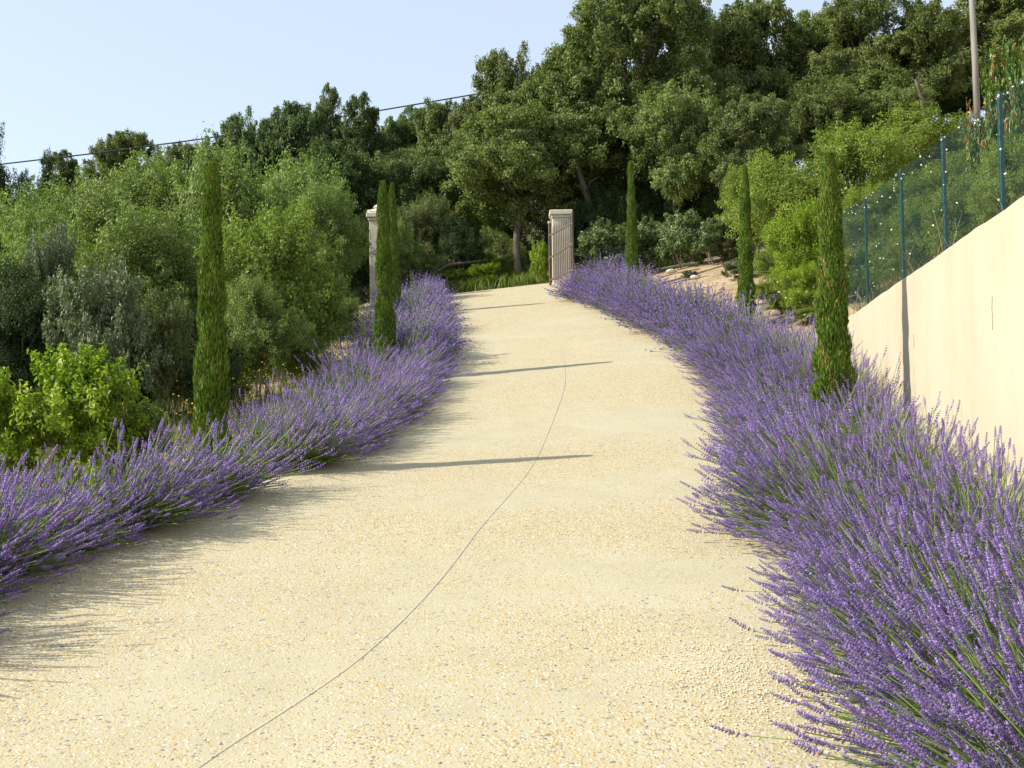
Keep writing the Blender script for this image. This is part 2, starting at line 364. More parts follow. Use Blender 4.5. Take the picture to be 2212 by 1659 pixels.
e = (n - 1) * nc + np.arange(nc - 1); F.append(np.stack([e, e + 1, e + 1 + o2, e + o2], 1)[:, ::-1])
drive = obj('driveway', mesh('driveway', np.vstack([top, bot]), F, smooth=True), M['drive'])
tag(drive, kind='structure')
# lengthwise slab joint (a thin strip let into the surface)
J_PX = [(250, 1800), (470, 1655), (640, 1560), (760, 1470), (860, 1375), (960, 1265), (1040, 1150), (1100, 1085), (1150, 1020), (1190, 930), (1216, 860), (1222, 825), (1216, 770), (1180, 730), (1125, 690)]
JP = np.array([ground_hit(*p) for p in J_PX])
jy = np.arange(JP[0, 1], JP[-1, 1], .15); jx = np.interp(jy, JP[:, 1], JP[:, 0]); jx = np.convolve(np.pad(jx, 4, 'edge'), np.ones(9) / 9, 'valid')
V = []; 
for x, y in zip(jx, jy):
    w = .003
    V += [(x - w, y, float(H(x - w, y)) + .055), (x + w, y, float(H(x + w, y)) + .055)]
k = np.arange(len(jy) - 1) * 2
obj('slab_joint', mesh('slab_joint', V, [np.stack([k, k + 1, k + 3, k + 2], 1)]), M['groove'], drive)

# ------------------------------------------------------------------ retaining wall
def wx(y): return WX0 + WK * y
wall = empty('retaining_wall', (float(wx(WEND)), WEND, float(H(wx(WEND) - .2, WEND))))
tag(wall, 'long cream rendered retaining wall rising on the right of the drive', 'wall')
rw = random.Random(3)
def wall_panel(y0, y1, name):
    yy = np.arange(y0, y1 + .001, (y1 - y0) / max(2, int((y1 - y0) / .25)))
    V = []
    for y in yy:
        x = wx(y); zb = min(float(H(x - .1, y)) - .4, 2.2); zt = WTOP + rw.uniform(-.006, .006) + .004 * math.sin(y * 1.7)
        V += [(x, y, zb), (x, y, zt - .012), (x + .012, y, zt), (x + .215, y, zt), (x + .228, y, zt - .012), (x + .228, y, zb)]
    F = []
    for i in range(len(yy) - 1):
        for q in range(6):
            a = i * 6 + q; c = i * 6 + (q + 1) % 6
            F.append((a, a + 6, c + 6, c))
    F.append(tuple(range(6))); F.append(tuple((len(yy) - 1) * 6 + q for q in range(5, -1, -1)))
    me = bpy.data.meshes.new(name)
    loc = wall.location
    me.from_pydata([(a - loc.x, b - loc.y, c - loc.z) for a, b, c in V], [], F)
    return obj(name, me, M['render'], wall)
YJ = 10.9
wall_panel(-2.0, WEND, 'wall_panel')
def on_wall(name, y0, y1, z0, z1, proud, mat):
    mb = MB(); loc = wall.location
    V = [(wx(y) - p, y, z) for p in (0, proud) for y, z in ((y0, z0), (y1, z0), (y1, z1), (y0, z1))]
    V = [(a - loc.x + .002, b - loc.y, c - loc.z) for a, b, c in V]
    mb.add(V, [(0, 1, 2, 3), (7, 6, 5, 4), (0, 4, 5, 1), (1, 5, 6, 2), (2, 6, 7, 3), (3, 7, 4, 0)])
    return mb.build(name, mat, wall)
def crack_on_wall(pts):
    for (u0, v0), (u1, v1) in zip(pts[:-1], pts[1:]):
        pass
def wall_pt(u, v):
    d = CAM_ROT @ Vector((u - CX, CY - v, -FPX)); d /= d.y
    y = WX0 / (d.x - WK); return y, CAM_POS.z + d.z * y
for pts in ([(1973, 722), (1975, 738), (1974, 752)], [(2144, 640), (2143, 665), (2145, 690), (2144, 712)]):
    mb = MB(); loc = wall.location; P = []
    for u, v in pts:
        y, z = wall_pt(u, v); P.append((wx(y) - loc.x, y - loc.y, z - loc.z))
    mb.tube(P, .004, 4); mb.build('crack', M['crack'], wall)
# ------------------------------------------------------------------ plant generators (numpy)
def unit(a): return a / np.maximum(np.linalg.norm(a, axis=-1, keepdims=True), 1e-9)

def leaves(rng, P, Nrm, ln, wd, fold=.25):
    """rhombic leaves at P with normals Nrm"""
    n = len(P)
    t = unit(np.cross(Nrm, unit(rng.normal(size=(n, 3))))); b = np.cross(Nrm, t)
    ln = ln * rng.uniform(.65, 1.3, (n, 1)); wd = wd * rng.uniform(.7, 1.25, (n, 1))
    V = np.stack([P - t * ln * .5, P + b * wd * .5 + Nrm * wd * fold - t * ln * .05, P + t * ln * .5 - Nrm * ln * .12, P - b * wd * .5 + Nrm * wd * fold - t * ln * .05], 1).reshape(-1, 3)
    return V, np.arange(n * 4).reshape(n, 4)

def crown_points(rng, lobes, nclump, nleaf, crad, squash=.8, inner=.55, spray=1.0, up=.4):
    lobes = np.asarray(lobes, float)
    area = (lobes[:, 3] * lobes[:, 4] + lobes[:, 4] * lobes[:, 5] + lobes[:, 3] * lobes[:, 5])
    pick = rng.choice(len(lobes), nclump, p=area / area.sum())
    d = unit(rng.normal(size=(nclump, 3))); d[:, 2] = np.where(d[:, 2] < -.55, -d[:, 2] * .6, d[:, 2]); d = unit(d)
    rad = inner + (1.06 - inner) * rng.random((nclump, 1)) ** .6
    rad = np.where(rng.random((nclump, 1)) < .08, rad * 1.08, rad)
    C = lobes[pick, :3] + d * lobes[pick, 3:] * rad
    cr = crad * rng.uniform(.55, 1.35, nclump)
    w = cr ** 2; cl = rng.choice(nclump, nleaf, p=w / w.sum())
    cen = lobes[:, :3].mean(0)
    ax = unit(unit(C - cen) * .8 + rng.normal(size=(nclump, 3)) * .55 + np.array([0, 0, up]))
    u_ = rng.random(nleaf) ** .8
    g = np.clip(rng.normal(size=(nleaf, 3)), -1.7, 1.7) * .42; g[:, 2] *= squash
    off = ax[cl] * ((u_ - .4) * spray)[:, None] + g * (1.1 - .65 * u_)[:, None]
    P = C[cl] + off * cr[cl][:, None]
    out = unit(P - cen) * .35 + unit(off) * .22 + np.array([0, 0, .35])
    Nrm = unit(out + rng.normal(size=(nleaf, 3)) * .6)
    cval = rng.random(nclump)
    val = np.clip(.55 * cval[cl] + .45 * rng.random(nleaf), 0, 1)
    return C, P, Nrm, val

def branch_mesh(rng, C, lobes, base_pts, trunk_r, nmain=8, ntwig=60, curve=.15, twr=.35):
    """trunk(s) to lobes to clumps"""
    mb = MB()
    lobes = np.asarray(lobes, float)
    for bp, hub, r0 in base_pts:
        pts = []
        bp = np.array(bp, float); hub = np.array(hub, float)
        bend = rng.normal(0, curve, 3); bend[2] = 0
        for t in np.linspace(0, 1, 6):
            p = bp * (1 - t) + hub * t + bend * math.sin(t * math.pi); pts.append(p)
        mb.tube(pts, [r0 * (1.25 - .25 * min(1, t * 6)) * (1 - .45 * t) for t in np.linspace(0, 1, 6)], 7)
    hubs = [np.array(h) for _, h, _ in base_pts]; r0 = base_pts[0][2]
    ends = []
    for lo in lobes[:nmain]:
        h = min(hubs, key=lambda q: np.linalg.norm(q - lo[:3]))
        mid = (h + lo[:3]) / 2 + rng.normal(0, .12, 3)
        end = lo[:3] + np.array([0, 0, lo[5] * .3])
        mb.tube([h, mid, end], [r0 * .5, r0 * .34, r0 * .16], 5); ends += [mid, lo[:3], end]
    E = np.array(ends)
    for i in rng.choice(len(C), min(ntwig, len(C)), replace=False):
        k = np.argmin(np.linalg.norm(E - C[i], axis=1)); h = E[k]
        mid = (h + C[i]) / 2 + rng.normal(0, .08, 3)
        mb.tube([h, mid, C[i] + (C[i] - h) * .25], [r0 * .16 * twr / .35, r0 * .1 * twr / .35, r0 * .04], 3)
    return mb

def make_mesh_from(mb, name):
    me = bpy.data.meshes.new(name); me.from_pydata(mb.V, [], mb.F)
    me.polygons.foreach_set('use_smooth', [True] * len(me.polygons)); return me

PROTO = {}
def tree_proto(key, seed, hgt, rad, crown_lo, nl, nclump, nleaf, crad, lsize, mat, trunk_r, stems=1, wood='bark', lean=0.0, inner=.55, ntwig=60, spray=1.2, up=.35):
    rng = np.random.default_rng(seed)
    lobes = []
    zc = (crown_lo + 1) / 2 * hgt; hz = (1 - crown_lo) / 2 * hgt
    for i in range(nl):
        a = 2 * math.pi * i / nl * 1.618 + rng.uniform(0, 1.2); fz = -0.75 + 1.5 * (i + rng.uniform(.2, .8)) / nl
        rr_ = rad * (1 - max(0, fz) ** 2 * .75) * rng.uniform(.35, .68)
        lr = rad * rng.uniform(.34, .56)
        lobes.append((math.cos(a) * rr_, math.sin(a) * rr_, zc + fz * (hz - lr * .3) - (.0), lr, lr, lr * rng.uniform(.6, .85)))
    lobes.append((0, 0, zc, rad * .55, rad * .55, hz * .75))
    lobes.append((rng.normal(0, .12) * rad, rng.normal(0, .12) * rad, hgt - rad * .3, rad * .36, rad * .36, rad * .32))
    C, P, Nm, val = crown_points(rng, lobes, nclump, nleaf, crad, inner=inner, spray=spray, up=up)
    P[:, 2] = np.maximum(P[:, 2], .05)
    V, F = leaves(rng, P, Nm, lsize[0], lsize[1])
    base = []
    for s in range(stems):
        a = rng.uniform(0, 6.28) if stems > 1 else 0; q = .0 if stems == 1 else rad * .12
        base.append(((math.cos(a) * q, math.sin(a) * q, -.25), (math.cos(a) * q * 3.5 + lean * hgt, math.sin(a) * q * 3.5, max(.3, zc - hz * .35) * rng.uniform(.85, 1.1)), trunk_r * (1 if s == 0 else .75)))
    mb = branch_mesh(rng, C, lobes, base, trunk_r, nl, ntwig)
    zmax = np.percentile(V[:, 2], 99.8); rmax = np.percentile(np.hypot(V[:, 0], V[:, 1]), 96)
    PROTO[key] = dict(crown=mesh(key + '_crown', V, [F], [val]), wood=make_mesh_from(mb, key + '_wood'), h=zmax, r=rmax, mat=mat, woodmat=wood)

#            key        seed  h    r   lo  nl ncl  nleaf  crad  leaf         mat         trunk
tree_proto('oak_a', 11, 7.0, 2.9, .30, 13, 470, 76000, .40, (.110, .068), 'oak', .17)
tree_proto('oak_b', 12, 7.0, 2.5, .34, 12, 420, 66000, .38, (.110, .068), 'oak', .16)
tree_proto('oak_c', 13, 7.0, 3.1, .25, 14, 500, 76000, .41, (.110, .068), 'oak', .18)
tree_proto('oak_d', 14, 7.5, 2.1, .22, 12, 350, 56000, .36, (.105, .066), 'oak', .14)
tree_proto('oak_big', 15, 11.0, 3.9, .28, 18, 850, 120000, .44, (.115, .07), 'oak', .24)
tree_proto('shrub_a', 21, 3.6, 2.1, .08, 12, 620, 60000, .30, (.07, .04), 'shrub', .05, 5, 'twig', inner=.5, ntwig=260, spray=2.6, up=.5)
tree_proto('shrub_b', 22, 3.4, 1.9, .08, 12, 560, 54000, .29, (.07, .04), 'shrub', .05, 5, 'twig', inner=.5, ntwig=240, spray=2.6, up=.5)
tree_proto('shrub_c', 27, 3.4, 2.0, .05, 13, 380, 30000, .36, (.10, .052), 'shrub', .05, 5, 'twig', inner=.45, ntwig=240, spray=3.2, up=.6)
tree_proto('silver_a', 23, 2.4, 1.5, .0, 11, 330, 24000, .20, (.075, .036), 'silver', .035, 5, 'twig', ntwig=120, spray=2.0, up=.5)
tree_proto('bright_a', 24, 1.7, 1.1, .0, 9, 240, 9500, .17, (.095, .045), 'bright', .022, 5, 'twig', ntwig=110, spray=2.6, up=.7)
tree_proto('laurel_a', 25, 2.0, 1.3, .0, 10, 230, 15000, .22, (.12, .055), 'laurel', .03, 5, 'twig', ntwig=80, spray=1.8, up=.5)
tree_proto('conifer_a', 26, 7.0, 1.5, .10, 12, 330, 30000, .34, (.16, .04), 'dark', .10, 1, 'bark', ntwig=40, spray=2.4, up=-.6)

CLONES = {}
def plant(name, key, u, vtop, Y, half, label, cat, group=None, mat=None, trunk_name='trunk', base_dz=0, rz=None, x=None, h=None, dup_ok=True):
    p = PROTO[key]; mt = mat or p['mat']
    if x is None: pt = at(u, vtop, Y); X_ = pt.x; ztop = pt.z
    else: X_ = x; ztop = None
    zb = float(H(X_, Y)) + base_dz
    hh = (ztop - zb) if h is None else h
    sz = hh / p['h']; sx = half / FPX * Y / p['r']
    t = empty(name, (X_, Y, zb))
    t.rotation_euler = (0, 0, (u * .37 + Y * 1.3) % 6.28 if rz is None else rz)
    t.scale = (sx, sx, sz)
    tag(t, label, cat, group)
    ck = (key, mt)
    if ck not in CLONES:
        me = p['crown']
        if me.materials: me = me.copy(); me.materials.clear()
        me.materials.append(M[mt]); CLONES[ck] = me
    obj('crown', CLONES[ck], None, t)
    obj(trunk_name, p['wood'], M[p['woodmat']], t)
    return t

# ------------------------------------------------------------------ oak wood behind the gate
G_OAK = 'holm oaks of the wood behind the gate'
OAKS = [
 ('oak_c', 1120, 238, 33.5, 170, 'oak', 'broad low oak right behind the open gate, its grey trunk showing beside the gate pillar'),
 ('oak_a', 1105, 112, 38, 110, 'oak', 'oak with a pointed top left of the tallest oak, where the cable meets the trees'),
 ('oak_big', 1375, -80, 36.5, 195, 'oak', 'tallest oak, its crown rising out of the top of the picture above the gate'),
 ('oak_b', 1285, 150, 35, 130, 'oak', 'oak filling the gap below the left shoulder of the tallest oak'),
 ('oak_b', 1615, 210, 30.5, 105, 'oak_grey', 'greyish rounded oak standing forward above the right middle cypress'),
 ('oak_b', 1600, 12, 39, 130, 'oak', 'oak just right of the tallest oak, its top near the upper edge'),
 ('oak_c', 1455, 185, 33, 120, 'oak', 'dark oak behind the farthest right cypress'),
 ('oak_d', 1735, 25, 40, 110, 'oak', 'narrow oak above the nearest right cypress'),
 ('oak_big', 1855, -25, 38, 135, 'oak', 'oak with a domed crown left of the leaning bare trunk'),
 ('oak_c', 1775, 175, 34, 120, 'oak', 'lower oak above the bright green shrubs behind the nearest right cypress'),
 ('oak_b', 1985, 5, 37, 115, 'oak', 'thin oak just left of the wooden pole'),
 ('oak_b', 1915, 150, 34, 100, 'oak', 'small oak with bare lower limbs between domed oak and pole'),
 ('oak_d', 2140, -30, 40, 130, 'oak_grey', 'greyish oak behind the wooden pole at the right edge'),
 ('oak_a', 2260, -40, 38, 130, 'oak', 'oak cut by the right edge of the picture'),
 ('oak_d', 790, 212, 41, 72, 'oak_cool', 'dark oak straight above the left gate pillar'),
 ('oak_d', 878, 232, 42, 66, 'oak_cool', 'dark oak right of the left gate pillar where the cable passes its top'),
 ('oak_b', 965, 222, 39, 85, 'oak', 'olive green oak between the dark pair and the gate oak'),
 ('oak_b', 625, 225, 42, 85, 'oak_cool', 'dark rounded oak at the left end of the wood'),
 ('oak_d', 702, 185, 44, 45, 'oak_grey', 'slender spire-topped oak rising from the dark oaks on the left'),
 ('oak_a', 530, 248, 42, 85, 'oak_cool', 'dark flat-topped oak behind the upper left shrubs, cable running into it'),
 ('oak_b', 700, 300, 36, 110, 'oak_cool', 'low dark oak beneath the spire-topped oak'),
 ('oak_c', 880, 330, 37, 120, 'oak_cool', 'low dark oak between the two gate pillars'),
 ('oak_a', 1530, 60, 42, 130, 'oak_cool', 'oak at the back behind the greyish rounded oak'),
 ('oak_a', 1260, 60, 44, 120, 'oak_cool', 'oak at the back behind the left side of the tallest oak'),
 ('oak_a', 1010, 330, 45, 150, 'oak_cool', 'oak deep in the wood seen between the gate pillars'),
 ('oak_c', 2060, 120, 44, 150, 'oak_cool', 'oak deep in the wood behind the wooden pole'),
 ('oak_b', 1195, 165, 36.5, 85, 'oak', 'oak bridging the pointed oak and the tallest oak'),
 ('oak_c', 1480, 330, 44, 150, 'oak_cool', 'shaded oak deep in the wood above the glossy hedge'),
 ('oak_a', 1290, 330, 46, 130, 'oak_cool', 'shaded oak deep in the wood above the right gate pillar'),
 ('oak_c', 1800, 180, 42, 140, 'oak_cool', 'shaded oak behind the yellow-green shrubs of the slope'),
 ('oak_a', 1420, 120, 43, 130, 'oak_cool', 'oak at the back behind the right side of the tallest oak'),
 ('oak_b', 1172, 142, 37, 62, 'oak', 'oak shoulder just right of the pointed oak'),
 ('oak_b', 1025, 212, 38.5, 85, 'oak_grey', 'rounded grey-green oak at the end of the visible cable'),
 ('oak_b', 470, 292, 43, 75, 'oak_cool', 'low oak at the left end of the wood, right under the cable'),
 ('oak_d', 580, 258, 44, 65, 'oak_cool', 'oak between flat-topped and rounded dark oaks'),
 ('oak_b', 745, 262, 44, 75, 'oak_cool', 'oak filling the notch between spire and dark pair'),
 ('oak_d', 838, 255, 44, 60, 'oak', 'oak filling the notch inside the dark pair'),
 ('oak_b', 925, 250, 42, 75, 'oak', 'oak filling the notch right of the dark pair'),
 ('oak_c', 1660, 150, 46, 170, 'oak_cool', 'oak deep in the wood above the right middle cypress'),
 ('oak_b', 265, 290, 52, 85, 'oak', 'far oak peeping over the left shrubs under the cable'),
 ('oak_d', 150, 332, 54, 60, 'oak_grey', 'far grey-green tree at upper left crossed by the cable'),
 ('oak_b', 390, 315, 50, 70, 'oak_grey', 'small far tree between the cable and the left shrubs'),
]
for key, u, v, Y_, half, mt, lab in OAKS:
    plant('holm_oak', key, u, v, Y_, half, lab, 'tree', G_OAK, mt)

# bare or leaning trunks that show among the oaks
def bare_trunk(name, pix, Y_, r0, label, cat='tree trunk', white=False):
    P = [at(u, v, Y_) for u, v in pix]
    z0 = float(H(P[0].x, Y_)) - .2
    base = P[0].copy()
    t = empty(name, base); tag(t, label, cat)
    pts = [p - base for p in P]
    if base.z - z0 > 0: pts = [Vector((0, 0, z0 - base.z))] + pts
    mb = MB(); mb.tube(pts, [r0 * (1 - .55 * i / (len(pts) - 1)) for i in range(len(pts))], 8)
    mb.build('trunk', M['bark'], t, smooth=True)
    rb = random.Random(int(pix[0][0]))
    for k in range(6):
        i = rb.randrange(2, len(pts)); p = pts[i]; q = p + Vector((rb.uniform(-.7, .7), rb.uniform(-.4, .4), rb.uniform(.1, .6)))
        mb = MB(); mb.tube([p, (p + q) / 2 + Vector((0, 0, .1)), q], [r0 * .3, r0 * .2, r0 * .08], 4); mb.build('branch', M['bark'], t, smooth=True)
    if white:
        mb = MB(); mb.tube([pts[0], pts[1] + (pts[2] - pts[1]) * .05], [r0 * 1.22, r0 * 1.05], 9); mb.build('limewashed_base', M['limewash'], t, smooth=True)
    return t
bare_trunk('oak_trunk', [(1282, 482), (1277, 450), (1265, 415), (1255, 385), (1246, 345), (1240, 290)], 33.6, .15, 'grey leaning oak trunk with whitened foot behind the hedge right of the gate', white=True)
bare_trunk('oak_trunk', [(1997, 255), (1995, 240), (1990, 215), (1985, 195), (1977, 172)], 31, .07, 'pale bare trunk leaning left above the shrubs near the pole')

# ------------------------------------------------------------------ shrubs
G_LS = 'wild shrubs on the left of the drive'
SHR = [
 ('shrub_a', 300, 335, 24, 170, 'shrub', 'big light green shrub below the cable, left of the near left cypress'),
 ('shrub_c', 120, 392, 25, 150, 'shrub', 'light green shrub at the far left below the distant trees'),
 ('shrub_c', 480, 322, 23, 150, 'shrub', 'big light green shrub behind the top of the near left cypress'),
 ('shrub_c', 630, 335, 31, 150, 'shrub', 'light green shrub between near cypress and gate pillar, tallest at the back'),
 ('shrub_b', 705, 400, 27.6, 85, 'shrub', 'light green shrub against the left gate pillar'),
 ('shrub_c', 590, 440, 17.5, 150, 'shrub_y', 'olive twiggy shrub right of the near left cypress'),
 ('shrub_b', 690, 590, 18.5, 60, 'shrub', 'low shrub behind the far left lavender'),
 ('shrub_b', 330, 455, 18.5, 150, 'shrub', 'mid green shrub above the silver-leaved bush'),
 ('shrub_a', 80, 440, 20, 120, 'shrub', 'shaded shrub at the left edge behind the silver-leaved bush'),
 ('shrub_a', 560, 600, 15.5, 110, 'shrub', 'dark-footed shrub just behind the left lavender, right of near cypress'),
 ('shrub_a', 390, 640, 15, 110, 'dark', 'shrub left of the near left cypress, leaves coloured dark for shade'),  # dark leaf colour stands in for shade under the overhanging shrubs
 ('shrub_b', 20, 560, 17, 120, 'dark', 'shrub at the left edge, leaves coloured very dark for deep shade'),  # deep shade at the left edge put into the leaf colour
 ('shrub_b', 230, 700, 14.5, 120, 'dark', 'shrub under the silver-leaved bush, leaves coloured dark for shade'),  # shaded lower half of the shrub mass, painted by dark leaves
 ('shrub_a', 470, 760, 14, 70, 'dark', 'small shrub at the foot of the near left cypress, leaves coloured dark for shade'),  # dark leaves paint the shade low in the shrub mass
 ('shrub_b', 640, 690, 16.5, 75, 'shrub', 'low shrub hugging the left lavender midway between the cypresses'),
 ('shrub_a', 720, 610, 21.5, 55, 'dark', 'low dark shrub at the foot of the left gate pillar'),
]
for key, u, v, Y_, half, mt, lab in SHR:
    plant('wild_shrub', key, u, v, Y_, half, lab, 'shrub', G_LS, mt, 'branches')
plant('silver_bush', 'silver_a', 230, 560, 13.2, 118, 'silver-leaved bush on the left above the bright green bush', 'bush', None, None, 'branches')
plant('silver_bush', 'silver_a', 120, 480, 17.5, 62, 'smaller silver-leaved bush at the left edge, higher and behind', 'bush', None, None, 'branches', rz=2)
plant('silver_bush', 'silver_a', 350, 625, 13.8, 70, 'low grey-green bush beside the near left cypress', 'bush', None, 'oak_grey', 'branches', rz=4)
plant('leafy_bush', 'bright_a', 165, 745, 10.2, 138, 'bright yellow-green leafy bush behind the left lavender', 'bush', None, None, 'branches')
plant('leafy_bush', 'bright_a', -5, 795, 10.0, 110, 'bright green bush cut by the left edge of the picture', 'bush', None, None, 'branches', rz=1)
plant('leafy_bush', 'laurel_a', 310, 870, 10.8, 60, 'small dark green bush between bright bush and near left cypress', 'bush', None, 'shrub', 'branches')
# far left conifers
plant('conifer', 'conifer_a', -20, 270, 34, 55, 'dark conifer at the left edge with drooping tip', 'tree', None, 'dark')
plant('conifer', 'conifer_a', 105, 330, 38, 32, 'small dark conifer at upper left in front of the far trees', 'tree', None, 'dark', rz=1)
plant('conifer', 'conifer_a', 50, 372, 33, 40, 'low reddish-green conifer at upper left', 'tree', None, 'dark', rz=2)
# right side
G_RS = 'shrubs on the bank right of the drive'
SHR2 = [
 ('shrub_c', 1690, 330, 25, 110, 'shrub_y', 'green shrub between the middle and nearest right cypress, at the back'),
 ('shrub_c', 1840, 260, 25, 120, 'shrub_y', 'yellow-green shrub behind the fence above its second post'),
 ('shrub_c', 1990, 235, 27, 130, 'shrub_y', 'yellow-green shrub behind the fence left of the pole'),
 ('shrub_c', 1735, 430, 19.5, 80, 'bright', 'bright fresh green shrub left of the nearest right cypress'),
 ('shrub_a', 1690, 480, 20.5, 70, 'shrub_y', 'yellow-green shrub right behind the middle right cypress'),
 ('shrub_b', 1740, 570, 18.2, 62, 'bright', 'fresh green low shrub at the end of the cream wall'),
 ('shrub_b', 2060, 330, 20, 130, 'shrub_y', 'shaded shrub behind the mesh fence near the pole'),
 ('shrub_a', 1900, 400, 21, 110, 'shrub_y', 'shaded green shrub behind the mesh fence in its middle'),
 ('shrub_a', 2200, 260, 21, 130, 'shrub_y', 'green shrub behind the fence at the right edge'),
 ('shrub_b', 1880, 520, 17.4, 75, 'shrub_y', 'low shrub close behind the fence at the end of the cream wall'),
 ('shrub_a', 1985, 440, 15.2, 100, 'shrub_y', 'low shrub close behind the fence, above the wall shadow'),
 ('shrub_b', 2100, 365, 13.2, 110, 'shrub_y', 'low shrub close behind the fence under the pole'),
 ('shrub_a', 2200, 300, 11.6, 110, 'shrub_y', 'low shrub close behind the last fence post at the right edge'),
 ('shrub_a', 1830, 590, 18.0, 60, 'shrub_y', 'small yellowish shrub between nearest right cypress and fence'),
 ('shrub_b', 1700, 640, 19.0, 50, 'shrub_y', 'small green shrub on the sandy bank behind the right lavender'),
 ('shrub_b', 1660, 610, 20.5, 45, 'shrub_y', 'low yellowish shrub on the sandy bank right of the middle right cypress'),
 ('shrub_a', 1745, 665, 17.6, 45, 'shrub_y', 'low yellowish shrub touching the lavender beside the nearest right cypress'),
 ('shrub_b', 1690, 690, 18.2, 35, 'shrub', 'tiny green shrub above the right lavender, before the middle cypress'),
 ('shrub_b', 1620, 360, 27.5, 70, 'shrub_y', 'green shrub above the middle right cypress under the greyish oak'),
]
for key, u, v, Y_, half, mt, lab in SHR2:
    plant('bank_shrub', key, u, v, Y_, half, lab, 'shrub', G_RS, mt, 'branches')
plant('photinia', 'bright_a', 2165, 95, 15.0, 80, 'tall photinia with red new leaves beside the pole', 'shrub', None, 'photinia', 'branches')
plant('photinia', 'bright_a', 2240, 20, 14, 70, 'photinia with orange-red tips cut by the right edge', 'shrub', None, 'photinia', 'branches', rz=2)
LAU = [
 (1300, 480, 29.5, 70, 'laurel', 'glossy hedge bush just right of the open gate'),
 (1400, 475, 29.8, 60, 'laurel', 'glossy hedge bush behind the farthest right cypress'),
 (1480, 455, 28.5, 60, 'laurel', 'pale flecked hedge bush right of the farthest right cypress'),
 (1550, 470, 27.5, 55, 'laurel', 'hedge bush left of the middle right cypress'),
 (1345, 510, 29, 45, 'laurel', 'low hedge bush behind the right lavender by the gate'),
 (1168, 520, 30.6, 25, 'bright', 'small yellow-green bush left of the open gate leaf'),
 (1600, 560, 24.5, 40, 'silver', 'small pale plant on the sandy bank beside the middle right cypress'),
 (1490, 585, 26.5, 18, 'silver', 'tiny pale plant on the sandy bank above the right lavender'),
]
for u, v, Y_, half, mt, lab in LAU:
    plant('hedge_bush', 'laurel_a', u, v, Y_, half, lab, 'bush', 'garden bushes beside the gate', mt, 'branches')
UND = [
 (905, 420, 34.5, 70, 'oak_grey', 'dusty green shrub left of the gate oak behind the drive'),
 (1000, 470, 34, 70, 'dark', 'dark undergrowth bush beneath the gate oak'),
 (1085, 500, 34, 60, 'oak', 'undergrowth bush at the foot of the gate oak'),
 (930, 540, 33.6, 45, 'shrub', 'low green bush on the verge beyond the drive, left side'),
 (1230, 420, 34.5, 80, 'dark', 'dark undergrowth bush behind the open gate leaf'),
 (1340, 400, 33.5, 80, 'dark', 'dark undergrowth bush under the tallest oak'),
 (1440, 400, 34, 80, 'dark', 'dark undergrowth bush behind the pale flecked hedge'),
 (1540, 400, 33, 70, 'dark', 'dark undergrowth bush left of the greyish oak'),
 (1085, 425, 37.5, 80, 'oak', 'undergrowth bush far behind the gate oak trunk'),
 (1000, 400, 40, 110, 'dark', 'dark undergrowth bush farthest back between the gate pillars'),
 (1262, 300, 37, 80, 'oak', 'undergrowth bush filling the gap above the right gate pillar'),
 (965, 572, 33.3, 40, 'shrub_y', 'fresh green weeds clump behind the fallen branch'),
 (1045, 566, 33.4, 40, 'bright', 'bright green weeds clump in the middle of the verge beyond the drive'),
 (1150, 560, 33.9, 30, 'shrub', 'green weeds clump left of the open gate on the far verge'),
 (735, 640, 20.5, 42, 'shrub', 'small green bush between lavender and left shrubs below the gate pillar'),
 (760, 470, 33, 80, 'dark', 'dark undergrowth bush left of the left gate pillar'),
 (-160, 360, 30, 200, 'shrub', 'wild shrub beyond the left edge, farther up the slope'),
 (-480, 380, 27, 260, 'shrub', 'wild shrub well beyond the left edge'),
 (-330, 480, 20, 220, 'dark', 'dark wild shrub beyond the left edge, nearer'),
 (640, 480, 34, 110, 'dark', 'dark undergrowth bush far behind the near left cypress'),
 (830, 520, 36, 70, 'dark', 'dark undergrowth bush straight behind the left gate pillar'),
 (870, 480, 33, 45, 'shrub', 'green bush right of the left gate pillar'),
 (1105, 575, 33.8, 40, 'shrub_y', 'fresh low weeds clump beyond the drive near the gate'),
]
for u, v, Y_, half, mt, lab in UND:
    plant('undergrowth_bush', 'shrub_b', u, v, Y_, half, lab, 'bush', 'undergrowth at the edge of the wood', mt, 'branches')

